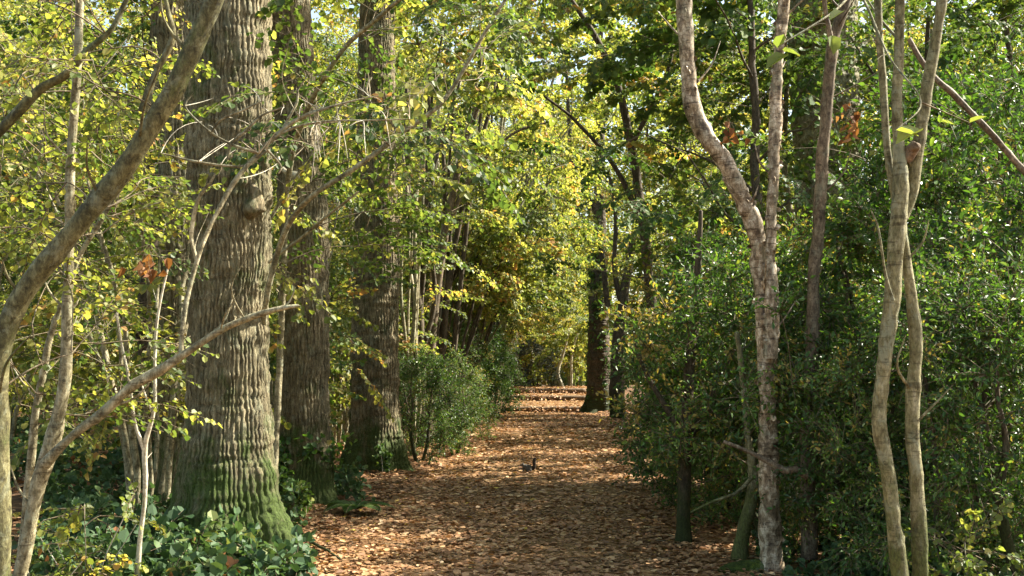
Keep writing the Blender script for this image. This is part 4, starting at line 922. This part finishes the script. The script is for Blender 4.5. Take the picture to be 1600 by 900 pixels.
scatter2([Z1, Z2], 26, -18, -3.4, 11, 52, 1.3, "hazel_bush", "many-stemmed yellowing hazel", "bush", "hazels in the wood left of the path", (.8, 1.15))
scatter2([U1, Z2, U2], 24, 3.2, 17, 13, 48, 1.3, "young_tree", "thin small-leaved young tree", "tree", "young trees in the thicket right of the path", (.8, 1.1), ok=right)
scatter2([U1, U2], 14, -18, -4.0, 14, 52, 1.4, "young_tree", "thin small-leaved young tree", "tree", "young trees in the wood left of the path", (.8, 1.1))
scatter2([ZL, ZM], 13, -4.6, -2.6, 28, 58, 1.0, "leaning_hazel", "hazel leaning over the path", "tree", "hazels leaning over the path", (.85, 1.15), rz=0.0)
scatter2([ZM], 4, 4.8, 6.5, 26, 46, 1.2, "leaning_hazel", "dark hazel leaning towards the path", "tree", "hazels leaning from the right verge", (.9, 1.2), rz=math.pi, ok=sunny)
scatter2([C1, C2], 24, -26, -4.5, 22, 66, 2.2, "tall_tree", "tall thin-crowned tree", "tree", "tall trees in the distance left of the path", (.85, 1.15))
scatter2([C2, C1], 20, 5, 26, 20, 47, 2.4, "tall_tree", "tall thin-crowned tree", "tree", "tall trees in the distance right of the path", (.85, 1.1), ok=sunny)
scatter2([C1, C2], 14, -14, 2, 66, 84, 2.0, "tall_tree", "tall thin-crowned tree", "tree", "tall trees beyond the steps", (1., 1.3))
scatter2([H3, Z2], 12, -9, 9, 71, 82, 1.6, "far_bush", "rounded far bush", "bush", "bushes beyond the steps", (1.1, 1.6), ok=lambda x, y: not (-.8 < x < 6 and y < 76))
MARKS = [(20, "the leaning tree"), (110, "the pale saplings"), (225, "the bare Y-forked sapling"), (345, "the massive burred oak"), (468, "the second oak"), (584, "the dark-footed oak"), (690, "the low verge hollies"),
         (800, "the sweeping hazel rods"), (860, "the log steps"), (935, "the dark oak"), (1000, "the black forked tree"), (1070, "the short grey holly trunk"), (1195, "the birch"), (1275, "the brown sapling"), (1410, "the twin slim stems"), (1550, "the slanting bough")]
ORD = ["nearest", "second nearest", "third nearest", "fourth nearest", "fifth nearest", "sixth nearest", "seventh nearest", "eighth nearest", "ninth nearest", "tenth nearest"]
byk = {}
for it in items:
    mk = min(MARKS, key=lambda m: abs(m[0] - it[1]))[1]; byk.setdefault((it[0], mk), []).append(it)
for (desc, mk), L_ in byk.items():
    L_.sort(key=lambda q: q[2]); word = "behind" if mk != "the log steps" else "in line with"
    for q, it in enumerate(L_):
        it[3]["label"] = ("%s %s %s" % (desc, word, mk)) if len(L_) == 1 else "%s, %s of %s %s %s" % (desc, (ORD[q] if q < len(ORD) else "far one"), {2: "two", 3: "three", 4: "four", 5: "five"}.get(len(L_), "several"), word, mk)

# far wood: one mass that nobody could count
rg = np.random.default_rng(90); pos = []
def far(n, x0, x1, y0, y1, h):
    p = np.stack([rg.uniform(x0, x1, n), rg.uniform(y0, y1, n), np.zeros(n)], -1); p[:, 2] = ground_z(p[:, 0], p[:, 1]) + rg.random(n) ** 1.1 * h; pos.append(p)
far(2200, -70, 12, 86, 100, 40); far(1300, 12, 75, 86, 100, 30); far(520, -48, -20, 10, 84, 24); far(800, 24, 50, 12, 84, 19)
pos = np.vstack(pos); mb = MB(); place(mb, T_BIG, pos, rg.uniform(0, 6.28, len(pos)), rg, twigs=False, scale=(.8, 1.3))
k = 260; tr = np.stack([np.concatenate([rg.uniform(-60, 60, 160), rg.uniform(-40, -16, 50), rg.uniform(16, 40, 50)]), np.concatenate([rg.uniform(80, 96, 160), rg.uniform(15, 80, 100)]), np.zeros(k)], -1)
top = tr + np.stack([rg.normal(0, .6, k), rg.normal(0, .6, k), rg.uniform(9, 18, k)], -1); segs(mb, tr, top, rg.uniform(.08, .25, k), .05, 7, .5, 1)
tag(link("distant_wood", mb.mesh("distant_wood", [M['yellow'], M['dark']])), kind='stuff', label="distant mass of yellowing woodland closing off every gap between the trees")
